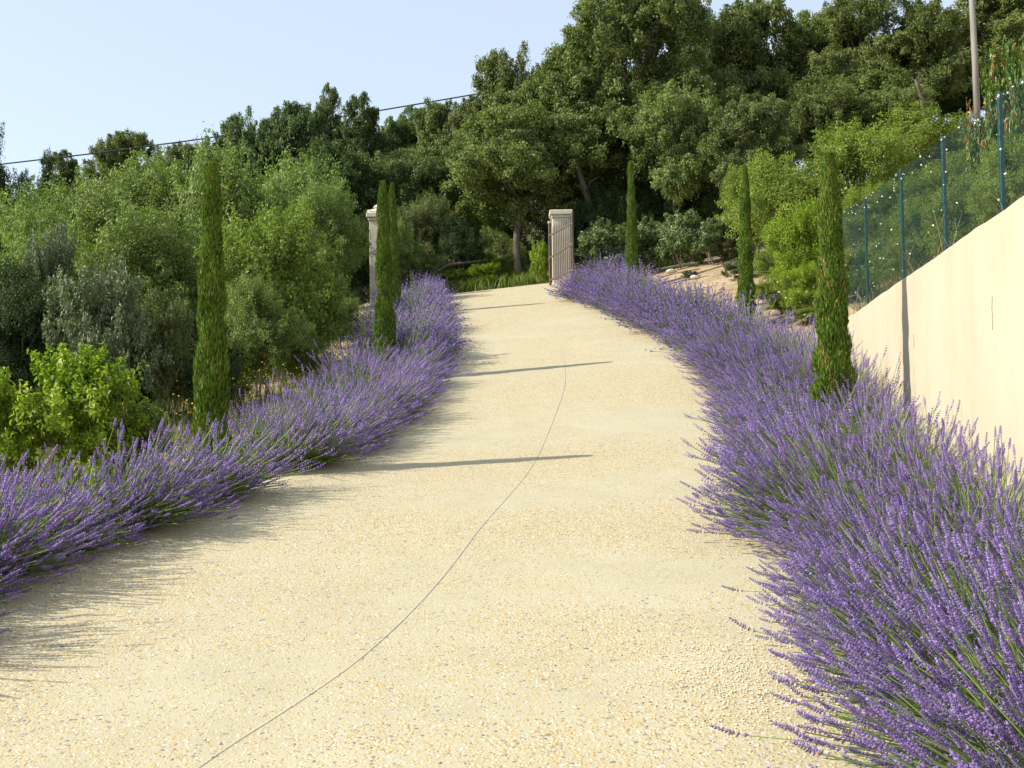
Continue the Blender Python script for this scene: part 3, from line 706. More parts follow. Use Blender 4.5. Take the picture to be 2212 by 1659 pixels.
# ------------------------------------------------------------------ cypresses
def cypress(u, vtop, Y_, w_base, w_top, label, seed, n=9000, brown=.1, top2=False):
    rng = np.random.default_rng(seed)
    n = int(n * 1.7); pt = at(u, vtop, Y_); X_ = pt.x; zb = float(H(X_, Y_)); hgt = pt.z - zb
    z = rng.random(n) ** .9 * .985; ph = rng.uniform(0, 6.283, n)
    prof_ = np.interp(z, [0, .04, .12, .3, .6, .85, .95, 1], [.72, .95, 1, .92, .78, .62, .45, .10])
    R0 = (w_base / 2) * prof_ * (1 - z * (1 - w_top / w_base) * .55)
    wob = 1 + .10 * np.sin(ph * 2 + z * 23 + seed) + .09 * np.sin(ph * 3 - z * 41 + seed * 2) + .07 * np.sin(z * 60 + ph)
    rad = R0 * wob * (.62 + .4 * rng.random(n) ** .55)
    P = np.stack([np.cos(ph) * rad, np.sin(ph) * rad, z * hgt], 1)
    outw = np.stack([np.cos(ph), np.sin(ph), np.zeros(n)], 1)
    T = unit(np.array([0, 0, 1.]) + outw * rng.uniform(-.05, .38, (n, 1)) + rng.normal(0, .12, (n, 3)))
    ln = rng.uniform(.035, .09, (n, 1)) * (1 - .3 * z[:, None]); wd = rng.uniform(.005, .011, (n, 1))
    side = unit(np.cross(T, outw + rng.normal(0, .6, (n, 3)))); nn = np.cross(side, T)
    V = np.stack([P - T * ln * .4, P + side * wd + nn * .004, P + T * ln * .6 + outw * .006, P - side * wd + nn * .004], 1).reshape(-1, 3)
    patch = .5 + .5 * np.sin(ph * 2.3 + z * 9 + seed) * np.sin(z * 31 + ph * 3)
    val = np.clip(.25 * patch + .62 * rng.random(n), 0, .88)
    br = rng.random(n) < brown * (.25 + 1.5 * (patch > .78))
    val[br] = rng.uniform(.9, 1, br.sum())
    t = empty('italian_cypress', (X_, Y_, zb)); t.rotation_euler = (math.sin(seed * 2.1) * .012, math.sin(seed * 1.3) * .014, 0); tag(t, label, 'cypress', 'slim cypresses lining the drive')
    obj('crown', mesh('cypress_crown', V, [np.arange(n * 4).reshape(n, 4)], [val]), M['cypress'], t)
    mb = MB(); mb.tube([(0, 0, -.2), (0, 0, hgt * .3), (.01, 0, hgt * .7), (0, 0, hgt * .97)], [.045, .04, .028, .008], 7); mb.build('trunk', M['bark'], t, smooth=True)
    if True:
        mb = MB(); rb = random.Random(seed)
        for k in range(16):
            z0 = rb.uniform(.05, .8) * hgt; a = rb.uniform(0, 6.28); r_ = .07 + .05 * rb.random()
            mb.tube([(0, 0, z0), (math.cos(a) * r_ * .6, math.sin(a) * r_ * .6, z0 + .12), (math.cos(a) * r_ * .9, math.sin(a) * r_ * .9, z0 + .4)], [.014, .01, .004], 4)
        mb.build('branches', M['twig'], t)
    return t
cypress(455, 345, 9.85, .35, .15, 'nearest slim cypress on the left verge, beside the dark cypress shadow on the drive', 31, 11000)
cypress(830, 385, 16.2, .35, .17, 'second cypress on the left, in front of the gate pillar', 32, 9000)
cypress(850, 392, 24.7, .34, .22, 'farthest left cypress, mostly hidden behind the second one', 33, 6000)
cypress(1786, 325, 10.75, .42, .18, 'nearest cypress on the right beside the end of the cream wall', 34, 12000, .22)
cypress(1604, 352, 18.6, .32, .15, 'middle cypress on the right above the sandy bank', 35, 8000)
cypress(1361, 345, 26.6, .36, .14, 'farthest cypress on the right, near the open gate', 36, 7000)
CYP = [(o.location.x, o.location.y) for o in bpy.data.objects if o.name.startswith('italian_cypress')]

# ------------------------------------------------------------------ lavender
def spike_template(whorls, m, seed):
    rng = np.random.default_rng(seed); V = []; F = []; 
    zs = np.concatenate([[0, .2], np.linspace(.34, .93, whorls - 2)])
    for k, z in enumerate(zs):
        rr_ = (1.0 - .5 * max(0, (z - .5) / .5)) * (.8 if k == 0 else 1)
        for q in range(m):
            a = 2 * math.pi * (q + .5 * (k % 2)) / m + rng.uniform(-.25, .25)
            o_ = np.array([math.cos(a), math.sin(a), 0]); t_ = np.array([-math.sin(a), math.cos(a), 0])
            w = 2.6 / m * rr_ * rng.uniform(.8, 1.2); dz = .075 * rng.uniform(.8, 1.3) * 8 / whorls
            b0 = len(V); r_ = rr_ * rng.uniform(.8, 1.15)
            zj = z + rng.uniform(-.02, .02)
            V += [o_ * .15 * r_ + t_ * w * .5 + [0, 0, zj - dz * .4], o_ * .15 * r_ - t_ * w * .5 + [0, 0, zj - dz * .4],
                  o_ * .55 * r_ + [0, 0, zj + dz * .75], o_ * r_ + [0, 0, zj + dz * .35]]
            F += [(b0, b0 + 3, b0 + 2), (b0 + 1, b0 + 2, b0 + 3), (b0, b0 + 1, b0 + 3)]
    b0 = len(V); V += [np.array([.3, 0, .9]), np.array([-.15, .26, .9]), np.array([-.15, -.26, .9]), np.array([0, 0, 1.03])]
    F += [(b0, b0 + 1, b0 + 3), (b0 + 1, b0 + 2, b0 + 3), (b0 + 2, b0, b0 + 3)]
    return np.array(V), np.array(F)

def lavender_proto(seed, nst, nsp, nleaf, hgt, whorls, m, seg, sides, lean=.38, width=1.0, ssc=1.0):
    rng = np.random.default_rng(seed)
    ph = rng.uniform(0, 6.283, nst)
    th = np.arccos(1 - rng.random(nst) ** .85 * (1 - math.cos(R(82))))         # spread over the dome
    d = np.stack([np.sin(th) * np.cos(ph), np.sin(th) * np.sin(ph), np.cos(th)], 1)
    tuft = rng.normal(size=(16, 3)) * .34; d = d + tuft[rng.integers(0, 16, nst)] * .5
    d = unit(d + np.array([lean, 0, 0.06]) + rng.normal(0, .11, (nst, 3)))
    d[:, 2] = np.maximum(d[:, 2], .05); d = unit(d)
    ln = hgt * rng.uniform(.72, 1.2, nst) * (1 + .12 * np.sin(ph * 3 + seed))
    ln[nsp:] *= rng.uniform(.5, .88, nst - nsp)
    base = np.stack([rng.normal(0, .10, nst), rng.normal(0, .10, nst), np.full(nst, .02)], 1) * [width, width, 1]
    sag = (1 - d[:, 2]) * rng.uniform(.02, .20, nst)
    t = np.linspace(0, 1, seg + 1)
    # path: rises, arches outward and turns up again at the tip
    Pt = base[:, None, :] + d[:, None, :] * (ln[:, None] * t)[:, :, None]
    Pt[:, :, 2] += (sag[:, None] * (np.sin(t * math.pi * .9) * .55 + .55 * t ** 3))
    Pt[:, :, 2] = np.maximum(Pt[:, :, 2], .06 + .04 * t)
    tan_end = unit(Pt[:, -1] - Pt[:, -2] + np.array([0, 0, .012]))
    # stems: thin prisms
    Tn = np.gradient(Pt, axis=1); Tn = unit(Tn)
    ref = unit(rng.normal(size=(nst, 1, 3))); U_ = unit(np.cross(Tn, ref)); W_ = np.cross(Tn, U_)
    sr = .0020 * rng.uniform(.8, 1.3, (nst, 1, 1)) * ssc
    rings = [Pt + (U_ * math.cos(2 * math.pi * k / sides) + W_ * math.sin(2 * math.pi * k / sides)) * sr for k in range(sides)]
    V = np.stack(rings, 2)                                     # stem, seg, side
    S = seg + 1; base_i = np.arange(nst)[:, None, None] * S * sides
    sgi = np.arange(seg)[None, :, None] * sides; ki = np.arange(sides)[None, None, :]; kn = (ki + 1) % sides
    a = base_i + sgi + ki; b = base_i + sgi + kn
    Fs = np.stack([a, b, b + sides, a + sides], -1).reshape(-1, 4)
    vs = np.repeat(rng.random(nst), seg * sides)
    Vs = V.reshape(-1, 3)
    # short leaves at the base
    ph2 = rng.uniform(0, 6.283, nleaf); th2 = rng.uniform(.0, 1.35, nleaf)
    d2 = unit(np.stack([np.sin(th2) * np.cos(ph2), np.sin(th2) * np.sin(ph2), np.cos(th2)], 1) + [lean * .5, 0, .1])
    rad2 = rng.random(nleaf) ** .6
    P0 = d2 * (rad2 * hgt * .38)[:, None] + [0, 0, .03]
    T2 = unit(d2 + rng.normal(0, .25, (nleaf, 3))); s2 = unit(np.cross(T2, rng.normal(size=(nleaf, 3))))
    l2 = rng.uniform(.05, .15, (nleaf, 1)) * hgt / .6; w2 = rng.uniform(.002, .004, (nleaf, 1)) * ssc
    Vl = np.stack([P0, P0 + T2 * l2 * .5 + s2 * w2, P0 + T2 * l2, P0 + T2 * l2 * .5 - s2 * w2], 1); Vl[:, :, 2] = np.maximum(Vl[:, :, 2], .01)
    Fl = np.arange(nleaf * 4).reshape(nleaf, 4)
    # flower spikes on the first nsp stems
    tv, tf = spike_template(whorls, m, seed + 99)
    E = Pt[:nsp, -1]; Tt = tan_end[:nsp]; Uu = unit(np.cross(Tt, rng.normal(size=(nsp, 3)))); Ww = np.cross(Tt, Uu)
    sl_ = rng.uniform(.055, .105, nsp) * (ssc ** .3); sw = rng.uniform(.009, .0132, nsp) * ssc
    bend = rng.uniform(-.002, .022, nsp)
    tvz = tv[None, :, 2]
    Vf = E[:, None] + Uu[:, None] * (tv[None, :, 0] * sw[:, None])[..., None] + Ww[:, None] * (tv[None, :, 1] * sw[:, None])[..., None] + Tt[:, None] * (tvz * sl_[:, None])[..., None]
    Vf[..., 2] += bend[:, None] * tvz ** 2
    nv = len(tv); Ff = (np.arange(nsp)[:, None, None] * nv + tf[None]).reshape(-1, 3)
    nfl = len(tf) // 3
    spv = rng.random(nsp)
    vf = np.repeat(np.clip(.35 * spv[:, None] + .65 * rng.random((nsp, nfl)), 0, 1), 3, axis=1)
    return (mesh('lavender_stems', Vs, [Fs], [vs]), mesh('lavender_leaves', Vl.reshape(-1, 3), [Fl], [rng.random(nleaf)]),
            mesh('lavender_spikes', Vf.reshape(-1, 3), [Ff], [vf.ravel()]))

LAV = {}
for hab, ln_, q in (('edge', 1.15, 1.0), ('back', .62, .9)):
    LAV[hab, 0] = [lavender_proto(50 + i + 7 * (hab == 'back'), 1020, int(440 * q), 1300, .60, 9, 6, 5, 3, lean=ln_) for i in range(3)]
    LAV[hab, 1] = [lavender_proto(70 + i + 7 * (hab == 'back'), 760, int(335 * q), 700, .60, 6, 4, 3, 3, lean=ln_, ssc=1.15) for i in range(3)]
    LAV[hab, 2] = [lavender_proto(90 + i + 7 * (hab == 'back'), 520, int(310 * q), 340, .60, 4, 3, 2, 3, lean=ln_, ssc=1.5) for i in range(3)]

def lavender(x, y, yaw, scale, label, group, k, hab, squash=1.0):
    d_ = math.hypot(x, y)
    P_ = LAV[hab, 0 if d_ < 8.5 else 1 if d_ < 17 else 2]
    st, lf, sp = P_[k % len(P_)]
    t = empty('lavender_bush', (x, y, float(H(x, y))), yaw); t.scale = (scale, scale, scale * squash)
    tag(t, label, 'lavender', group)
    obj('stems', st, M['lavstem'], t); obj('leaves', lf, M['lavleaf'], t); obj('flower_spikes', sp, M['lavflower'], t)
    return t

rl = random.Random(8)
def row_dir(side, y):
    f = left_x if side < 0 else right_x
    dx = float(f(y + .3) - f(y - .3)) / .6
    n_ = math.atan2(dx, 1)          # heading of the edge, from +y towards +x
    # yaw so that local +x points at the drive
    return (0 - n_) if side < 0 else (math.pi - n_)

ZONES = {-1: [(9.9, 'before the near cypress'), (16.3, 'after the near cypress'), (24.4, 'after the second cypress'), (99, 'up to the gate pillar')],
         1: [(10.8, 'before the nearest cypress'), (18.6, 'after the nearest cypress'), (26.4, 'after the middle cypress'), (99, 'up to the gate')]}
ORD = 'first second third fourth fifth sixth seventh eighth ninth tenth eleventh twelfth thirteenth fourteenth fifteenth sixteenth seventeenth eighteenth'.split()
CNT = {}
def zone(side, y, back):
    z = next(q for lim, q in ZONES[side] if y < lim)
    key = (side, back, z); i = CNT.get(key, 0); CNT[key] = i + 1
    row = '%s %s row' % ('left' if side < 0 else 'right', 'back' if back else 'edge')
    return '%s lavender bush in the %s %s' % (ORD[i], row, z), 'lavender bushes of the %s %s' % (row, z)

kk = 0
def put_row(side, y0, y1, step, off, scale, back, skip=()):
    global kk
    y = y0
    f = left_x if side < 0 else right_x
    while y < y1:
        yaw = row_dir(side, y)
        x = float(f(y)) + side * (off + ((.05 * max(0, min(1, (8 - y) / 4)) + .12 * math.exp(-((y - 11.5) / 3) ** 2)) if side > 0 else 0) + rl.uniform(-.07, .07))
        yy = y + rl.uniform(-.08, .08)
        y += step * rl.uniform(.88, 1.12)
        if any((x - cx_) ** 2 + (yy - cy_) ** 2 < .28 ** 2 for cx_, cy_ in CYP): continue
        if side > 0 and yy < WEND and x > wx(yy) - .28: x = wx(yy) - .28
        if any(a <= yy <= b for a, b in skip): continue
        if side > 0 and yy > 26.2 and x < 2.25: continue          # the gate leaf swings here
        low = .92 if side < 0 and 7.2 < yy < 8.9 else 1
        lab, grp = zone(side, yy, back)
        lavender(x, yy, yaw + rl.uniform(-.35, .35), low * scale * rl.uniform(.85, 1.15), lab, grp, kk, 'back' if back else 'edge'); kk += 1
put_row(-1, 3.3, 28.6, .64, .58, 1.04, False, skip=[(9.15, 10.1)])
put_row(-1, 3.7, 28.4, .74, 1.12, .96, True, skip=[(8.2, 10.3)])
put_row(1, 2.1, 28.4, .66, .68, 1.10, False)
put_row(1, 2.3, 28.2, .70, 1.26, 1.08, True)
put_row(1, 25.6, 28.6, .70, 1.9, .95, True)

# ------------------------------------------------------------------ mesh fence
FX0 = 2.62
def fx(y): return FX0 + WK * y
def ftop(y): return float(np.interp(y, [4, 8.7, 15.7, 22.4, 27, 31], [3.95, 4.3, 4.92, 5.75, 6.9, 7.9]))
fence = empty('mesh_fence', (float(fx(8.7)), 8.7, 3.1)); tag(fence, 'dark green wire mesh fence on posts behind the cream wall', 'fence')
fl = fence.location
PY = [6.4, 8.75, 10.75, 12.95, 15.65, 18.6, 22.4, 26.0, 29.5]
for y in PY:
    x = fx(y); zb = float(H(x, y)) - .3; zt = ftop(y) + .05
    mb = MB(); mb.box(x - fl.x - .019, x - fl.x + .019, y - fl.y - .019, y - fl.y + .019, zb - fl.z, zt - fl.z, .005); po = mb.build('post', M['post'], fence)
mb = MB()
for zf in (.0, .5, 1.0):
    P = []
    for y in np.arange(6.4, 29.6, .5):
        x = fx(y) - .03; zb = float(H(x, y)) + .05; P.append((x - fl.x, y - fl.y, zb + (ftop(y) - zb) * zf - fl.z))
    mb.tube(P, .0025, 4)
mb.build('tension_wire', M['wire'], fence)
# woven wires: two crossing families of thin strands
V = []; F = []
yy = np.arange(6.42, 29.4, .048)
def strand(pts, w=.00105):
    b0 = len(V)
    for p in pts:
        x, y, z = p
        V.extend([(x - fl.x - w, y - fl.y, z - fl.z), (x - fl.x + w * .6, y - fl.y + w, z - fl.z), (x - fl.x + w * .6, y - fl.y - w, z - fl.z)])
    for i in range(len(pts) - 1):
        for k in range(3):
            a = b0 + i * 3 + k; b = b0 + i * 3 + (k + 1) % 3
            F.append((a, b, b + 3, a + 3))
rz_ = random.Random(2)
for y in yy:
    x = fx(y) - .03; zb = float(H(x, y)) + .03; zt = ftop(y)
    for s_ in (-1, 1):
        y2 = y + s_ * (zt - zb) * .55
        if not 6.4 <= y2 <= 29.4: continue
        pts = []
        for t_ in (0, .33, .66, 1):
            q = y + (y2 - y) * t_; zbq = float(H(fx(q), q)) + .03; ztq = ftop(q)
            pts.append((fx(q) - .03 + s_ * .002 + .012 * math.sin(q * 3.1), q, zbq + (ztq - zbq) * t_))
        strand(pts)
tag(obj('wire_mesh', mesh('wire_mesh', V, [np.array(F)]), M['wire'], fence), kind='stuff')

# white snails clinging to the fence
mb = MB()
bm_pts = []
for k in range(18):
    a = k * .7; r_ = .0075 * (1 - k / 26)
    bm_pts.append((math.cos(a) * r_ * .7, k * .00042, math.sin(a) * r_ * .7))
mb.tube(bm_pts, [.0062 * (1 - k / 24) for k in range(18)], 6)
proto = mb.build('snail', M['snail'], smooth=True)
tag(proto, 'tiny white snail clinging to the green mesh fence', 'snail', 'white snails on the mesh fence')
rs_ = random.Random(12)
for k in range(115):
    o = proto if k == 0 else proto.copy()
    if k: COL.objects.link(o)
    y = 6.6 + rs_.random() ** 1.0 * 12.5; x = fx(y) - .036
    zb = max(float(H(x, y)), WTOP if y < WEND else 0); zt = ftop(y)
    t_ = rs_.random() if rs_.random() < .62 else 1 - rs_.random() ** 2 * .12
    o.location = (x - .004, y, zb + .02 + (zt - zb - .02) * t_)
    o.rotation_euler = (rs_.uniform(0, 6), rs_.uniform(0, 6), rs_.uniform(0, 6)); s_ = rs_.uniform(.55, 1.25); o.scale = (s_, s_, s_)

# ------------------------------------------------------------------ gate
def pillar(x, y, w, top_z, label, rubble=False):
    zb = float(H(x, y)) - .2
    t = empty('gate_pillar', (x, y, zb)); tag(t, label, 'pillar', 'gate pillars'); h = top_z - zb
    mb = MB(); mb.box(-w / 2, w / 2, -w / 2, w / 2, 0, h - .24, .012); mb.build('shaft', M['pillar'], t)
    mb = MB(); mb.box(-w / 2 - .03, w / 2 + .03, -w / 2 - .03, w / 2 + .03, h - .238, h - .16, .012); mb.build('moulding', M['pillar'], t)
    mb = MB(); mb.box(-w / 2 - .075, w / 2 + .075, -w / 2 - .075, w / 2 + .075, h - .157, h - .02, .018); mb.build('cap', M['pillar'], t)
    return t, h
lp = at(822, 462, 28.9); pl, hl = pillar(lp.x, 28.9, .56, lp.z, 'pale stone gate pillar on the left with rubble on its cap, partly behind cypresses')
rp = at(1211, 456, 29.6); pr, hr = pillar(rp.x, 29.6, .50, rp.z, 'pale stone gate pillar on the right behind the open gate leaf')
def rock(name, loc, size, seed, mat, parent=None):
    rng = np.random.default_rng(seed)
    import bmesh
    bm = bmesh.new(); bmesh.ops.create_icosphere(bm, subdivisions=2, radius=1)
    k1 = unit(rng.normal(size=(6, 3)))
    for v in bm.verts:
        c = np.array(v.co)
        f = 1 - .28 * max(0, max(float(c @ k) - .55 for k in k1)) * 2 + rng.normal(0, .03)
        v.co = Vector(c * f * np.array(size))
    me = bpy.data.meshes.new(name); bm.to_mesh(me); bm.free()
    return obj(name, me, mat, parent, loc)
for i, (dx, dy, dz, s_) in enumerate([(-.13, -.06, .04, (.25, .22, .10)), (.15, .03, .05, (.22, .24, .12)), (.0, .0, .17, (.22, .18, .09)), (-.25, -.14, .02, (.13, .15, .07))]):
    rock('rubble_stone', (dx, dy, hl + dz), s_, 5 + i, M['stone'], pl)
# open gate leaf: hinge at the far left end, free end towards the camera at the right
g0 = at(1187, 487, 28.9); g1 = at(1236, 458, 27.0)
gz = float(H(g0.x, g0.y)) + .1
dirv = Vector((g1.x - g0.x, g1.y - g0.y, 0)); LG = dirv.length; ang = math.atan2(dirv.y, dirv.x)
zb1 = float(H(g1.x, g1.y))
gate = empty('gate_leaf', (g0.x, g0.y, gz), ang); tag(gate, 'rusty iron bar gate leaf swung open in front of the right pillar', 'gate')
ht = g0.z - gz
mb = MB(); mb.box(-.03, .03, -.03, .03, -.25, ht + .05, .006); mb.build('hinge_stile', M['iron'], gate)
mb = MB(); mb.box(-.04, .04, -.04, .04, ht + .052, ht + .12, .01); mb.build('stile_cap', M['pillar'], gate)
top1 = g1.z - gz; bot1 = -.02
mb = MB(); mb.box(LG - .025, LG + .025, -.025, .025, bot1, top1, .006); mb.build('free_stile', M['iron'], gate)
def gate_rail(z0, z1):
    mb = MB(); V = [(x, y, z + dz) for x, z in ((.032, z0), (LG - .027, z1)) for y, dz in ((-.015, -.022), (.015, -.022), (.015, .022), (-.015, .022))]
    mb.add(V, [(0, 1, 2, 3), (7, 6, 5, 4), (0, 4, 5, 1), (1, 5, 6, 2), (2, 6, 7, 3), (3, 7, 4, 0)]); mb.build('rail', M['iron'], gate)
gate_rail(ht - .28, top1 - .28); gate_rail(.72, .78); gate_rail(.10, .10)
nb = 12
for i in range(nb):
    t_ = (i + 1) / (nb + 1); x = LG * t_; zt = ht + (top1 - ht) * t_ - .05
    mb = MB(); mb.tube([(x, -.0005, .04), (x, -.0005, zt - .1), (x, -.0005, zt)], [.013, .013, .003], 6); mb.build('bar', M['bars'], gate)

# ------------------------------------------------------------------ utility pole and cable
pb = at(2113, 285, 33.0); zb = float(H(pb.x, pb.y))
pole = empty('utility_pole', (pb.x, pb.y, zb)); tag(pole, 'tall weathered wooden utility pole rising at the upper right', 'pole')
mb = MB(); mb.tube([(0, 0, -.3), (-.03, 0, 3), (-.16, 0, 9.5)], [.105, .095, .075], 12); mb.build('shaft', M['pole'], pole, smooth=True)
mb = MB(); mb.tube([(.001, 0, .02), (0, 0, 1.05)], [.116, .113], 12); mb.build('pale_foot_band', M['limewash'], pole, smooth=True)
C_PX = [(-600, 405, 46), (-250, 380, 46), (0, 355, 46), (215, 330, 46), (430, 301, 46), (645, 268, 46), (860, 232, 46), (1030, 203, 46), (1300, 150, 45), (1600, 85, 42), (1900, 5, 38)]
mb = MB(); P = [at(*c) for c in C_PX] + [Vector((pb.x - .16, pb.y, zb + 9.2))]
# keep it a smooth sagging curve
mb.tube(P, .03, 6); c = mb.build('power_cable', M['cable'], smooth=True); tag(c, 'thin black overhead cable crossing the sky from left into the oaks', 'cable')

# ------------------------------------------------------------------ ground cover
def blades(rng, XY, hmin, hmax, w, lean=.35, dz=0):
    n = len(XY); Z = H(XY[:, 0], XY[:, 1]) + dz
    P = np.column_stack([XY, Z - .02]); h = rng.uniform(hmin, hmax, (n, 1))
    a = rng.uniform(0, 6.28, n); s = np.column_stack([np.cos(a), np.sin(a), np.zeros(n)])
    ln = rng.normal(0, lean, (n, 3)); ln[:, 2] = 0
    t1 = P + np.array([0, 0, 1]) * h * .6 + ln * h * .3; t2 = P + np.array([0, 0, 1]) * h * .95 + ln * h
    ww = w * rng.uniform(.6, 1.3, (n, 1))
    V = np.stack([P - s * ww, P + s * ww, t1 + s * ww * .7, t1 - s * ww * .7, t2], 1).reshape(-1, 3)
    b = np.arange(n)[:, None] * 5
    return V, [np.hstack([b, b + 1, b + 2, b + 3]), np.hstack([b + 3, b + 2, b + 4])], t2
rng = np.random.default_rng(77)
def scatter(n, x0, x1, y0, y1, clump=0):
    XY = np.column_stack([rng.uniform(x0, x1, n), rng.uniform(y0, y1, n)])
    if clump:
        c = XY[rng.integers(0, max(1, n // clump), n)]; XY = c + rng.normal(0, .14, (n, 2))
    return XY
def grass(name, XY, hmin, hmax, w, mat, lean=.35):
    V, F, t2 = blades(rng, XY, hmin, hmax, w, lean); v = rng.random(len(XY))
    tag(obj(name, mesh(name, V, F, [v, v]), mat), kind='stuff'); return t2
XY = scatter(26000, -7, 5, 32.6, 35, 40); grass('verge_grass', XY[XY[:, 1] > 32.72], .15, .6, .014, M['grass'])
XY = scatter(14000, 2.3, 9, 5, 24, 40); d_ = XY[:, 0] - WX0 - WK * XY[:, 1]
XY = XY[(d_ > .26) & ((XY[:, 1] < 16.5) | (d_ > 1.0))]; grass('dry_grass', XY, .12, .55, .004, M['drygrass'], .4)
XY = scatter(9000, -9, -3, 6, 27, 30); XY = XY[XY[:, 0] < left_x(XY[:, 1]) - 1.5]; grass('weed_grass', XY, .1, .4, .007, M['grass'])
# yellow wild flowers behind the left lavender
def flowers(name, XY, hmin, hmax, mat, size, stem_mat):
    V, F, t2 = blades(rng, XY, hmin, hmax, .003, .3); v = rng.random(len(XY))
    tag(obj(name.replace('flowers', 'flower_stalks'), mesh(name, V, F, [v, v]), stem_mat), kind='stuff')
    V, F = leaves(rng, t2, unit(rng.normal(0, .4, (len(t2), 3)) + [0, -.4, 1]), size, size)
    tag(obj(name, mesh(name, V, [F], [rng.random(len(t2))]), mat), kind='stuff')
XY = np.vstack([np.column_stack([rng.normal(-4.15, .45, 200), rng.normal(11.3, .7, 200)]), np.column_stack([rng.normal(-3.6, .35, 260), rng.normal(14.0, .7, 260)])])
XY = XY[XY[:, 0] < left_x(XY[:, 1]) - 1.0]
flowers('yellow_flowers', XY[::2], .3, .7, M['yellow'], .026, M['drygrass'])
XY = np.column_stack([rng.uniform(4.6, 5.6, 60), rng.uniform(15.6, 18, 60)]); flowers('pink_flowers', XY, .3, .9, M['pink'], .035, M['drygrass'])

p = at(922, 556, 33.2); XY = np.column_stack([rng.normal(p.x, .28, 40), rng.normal(33.1, .15, 40)]); flowers('white_flowers', XY, .5, 1.3, M['blossom'], .07, M['grass'])
p = at(1247, 592, 28.0); XY = np.column_stack([rng.normal(p.x, .10, 14), rng.normal(28.2, .1, 14)]); flowers('orange_flowers', XY, .4, .75, M['orange'], .06, M['grass'])

# dead branch lying beyond the drive
mb = MB(); P = [at(u, v, Y_) for u, v, Y_ in ((925, 596, 32.9), (950, 583, 32.9), (968, 572, 33), (1000, 568, 33.1), (1050, 563, 33.3))]
b0 = P[0].copy(); mb.tube([p - b0 for p in P], [.02, .035, .045, .045, .04], 6)
rb = random.Random(6)
for k in range(14):
    i = rb.randrange(0, 4); p = P[i] - b0; q = p + Vector((rb.uniform(-.9, .1), rb.uniform(-.4, .3), rb.uniform(-.35, .4)))
    mb.tube([p, (p + q) / 2 + Vector((0, 0, .06)), q], [.016, .011, .004], 4)
o = mb.build('dead_branch', M['bark'], None, b0, smooth=True); tag(o, 'fallen bare branch lying on the verge beyond the drive', 'branch')
# drip hoses on the sandy bank
for i, (a, b) in enumerate([((1425, 601), (1512, 582)), ((1440, 618), (1530, 596)), ((1480, 634), (1545, 616)), ((1508, 648), (1560, 632)), ((1525, 664), (1572, 650)), ((1540, 678), (1575, 668))]):
    p = ground_hit(*a); q = ground_hit(*b); P = []
    for t_ in np.linspace(0, 1, 9):
        x, y = p * (1 - t_) + q * t_; P.append((x, y, float(H(x, y)) + .015 + .02 * math.sin(t_ * 3.1 + i)))
    mb = MB(); b0 = Vector(P[0]); mb.tube([Vector(v) - b0 for v in P], .011, 6); o = mb.build('drip_hose', M['hose'], None, b0, smooth=True)
    tag(o, 'black drip hose on the sandy bank, %s of the slope' % ['topmost', 'second from the top', 'third from the top', 'third from the bottom', 'second from the bottom', 'lowest'][i], 'hose', 'drip hoses on the sandy bank')
# rocks
def ground_rock(u, v, s_, seed, label):
    p = ground_hit(u, v); o = rock('rock', (p[0], p[1], float(H(p[0], p[1])) + s_[2] * .5), s_, seed, M['stone']); tag(o, label, 'rock')
ground_rock(1762, 772, (.14, .12, .12), 3, 'white rock at the end of the cream wall')
ground_rock(1450, 590, (.16, .13, .09), 4, 'pale stone on the sandy bank near the hedge')
ground_rock(1500, 603, (.12, .12, .07), 6, 'small pale stone on the sandy bank, right of the other')
# loose gravel swept to the drive edges
XY = []
c = ground_hit(1640, 1500)
XY.append(c + rng.normal(0, 1, (1500, 2)) * [.24, .34])
for y in np.arange(3, 28, .05):
    XY.append(np.array([[float(left_x(y)) - .02 + rng.normal(0, .14), y + rng.normal(0, .1)], [float(right_x(y)) + .0 + rng.normal(0, .14), y]]))
XY = np.vstack(XY); n = len(XY); sz = rng.uniform(.003, .0075, (n, 1)) * np.where(np.arange(n)[:, None] < 1500, .8, 1.2)
oct_ = np.array([(1, 0, 0), (0, 1, 0), (-1, 0, 0), (0, -1, 0), (0, 0, .7), (0, 0, -.7)])
Zt = H(XY[:, 0], XY[:, 1]) + .052
inside = (XY[:, 0] > left_x(XY[:, 1]) - .41) & (XY[:, 0] < right_x(XY[:, 1]) + .41); Zt = np.where(inside, Zt, Zt - .05)
V = np.column_stack([XY, Zt])[:, None] + oct_[None] * sz[:, None] * rng.uniform(.7, 1.3, (n, 6, 1)) + np.array([0, 0, .002])
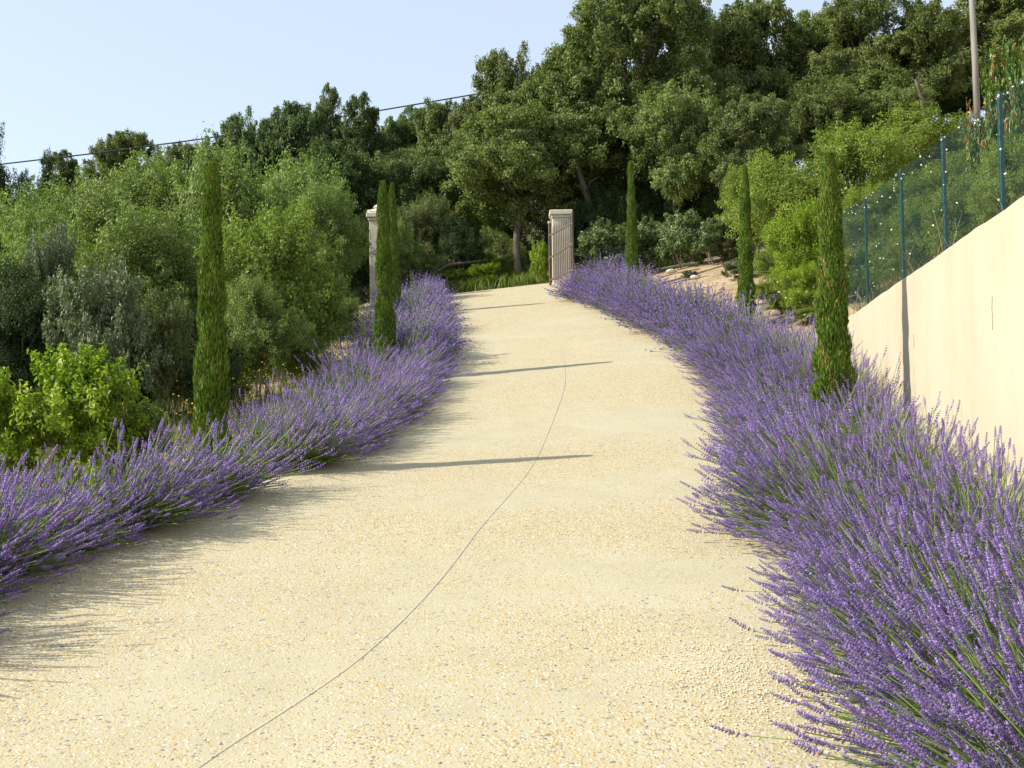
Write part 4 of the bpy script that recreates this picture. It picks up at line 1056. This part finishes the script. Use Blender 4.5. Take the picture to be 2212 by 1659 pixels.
f = np.array([(0, 1, 4), (1, 2, 4), (2, 3, 4), (3, 0, 4), (1, 0, 5), (2, 1, 5), (3, 2, 5), (0, 3, 5)])
M['gravel'] = leaf_mat('loose_gravel', [(0, (.62, .48, .28)), (.5, (.74, .64, .45)), (.9, (.78, .72, .6)), (1, (.4, .36, .32))], 0, .9, .2, 0)
tag(obj('loose_gravel', mesh('loose_gravel', V.reshape(-1, 3), [(np.arange(n)[:, None, None] * 6 + f[None]).reshape(-1, 3)], [np.repeat(rng.random(n), 8)]), M['gravel']), kind='stuff')
n = 260; yq = rng.uniform(3, 20, n); side = rng.random(n) < .5
xq = np.where(side, left_x(yq) + rng.exponential(.45, n), right_x(yq) - rng.exponential(.35, n))
P = np.column_stack([xq, yq, H(xq, yq) + .056]); V, F = leaves(rng, P, unit(rng.normal(0, .25, (n, 3)) + [0, 0, 1]), .022, .010)
V[:, 2] = np.maximum(V[:, 2], np.repeat(P[:, 2], 4) - .003)
tag(obj('fallen_leaf_litter', mesh('fallen_leaf_litter', V, [F], [rng.random(n)]), M['drygrass']), kind='stuff')
# dry bare stalks on the top of the wall
for i, pix in enumerate([[(1985, 628), (1975, 590), (1962, 565), (1935, 540)], [(2040, 560), (2028, 500), (2018, 460)], [(2055, 545), (2066, 500), (2062, 470)]]):
    P = [at(u, v, 11.2 - i * .6) for u, v in pix]; b0 = P[0].copy()
    P = [p - b0 for p in P]; zz = float(H(b0.x, b0.y)) - b0.z
    P = [Vector((.02, 0, min(zz, -.05) - .02))] + P if zz < 0 else P
    mb = MB(); mb.tube(P, [.007 - .0015 * k for k in range(len(P))][:len(P)], 5)
    for k in (1, 2):
        p = P[k]; mb.tube([p, p + Vector((.1 * (-1) ** k, .05, .25))], [.003, .001], 4)
    o = mb.build('dry_stalk', M['drygrass'] if False else M['twig'], None, b0); tag(o, ['bare arching twig on the wall top beside the cypress shadow', 'tall bare stalk on the wall top, left of the pair', 'short bare stalk on the wall top, right of the pair'][i], 'twig', 'dry stalks behind the wall')
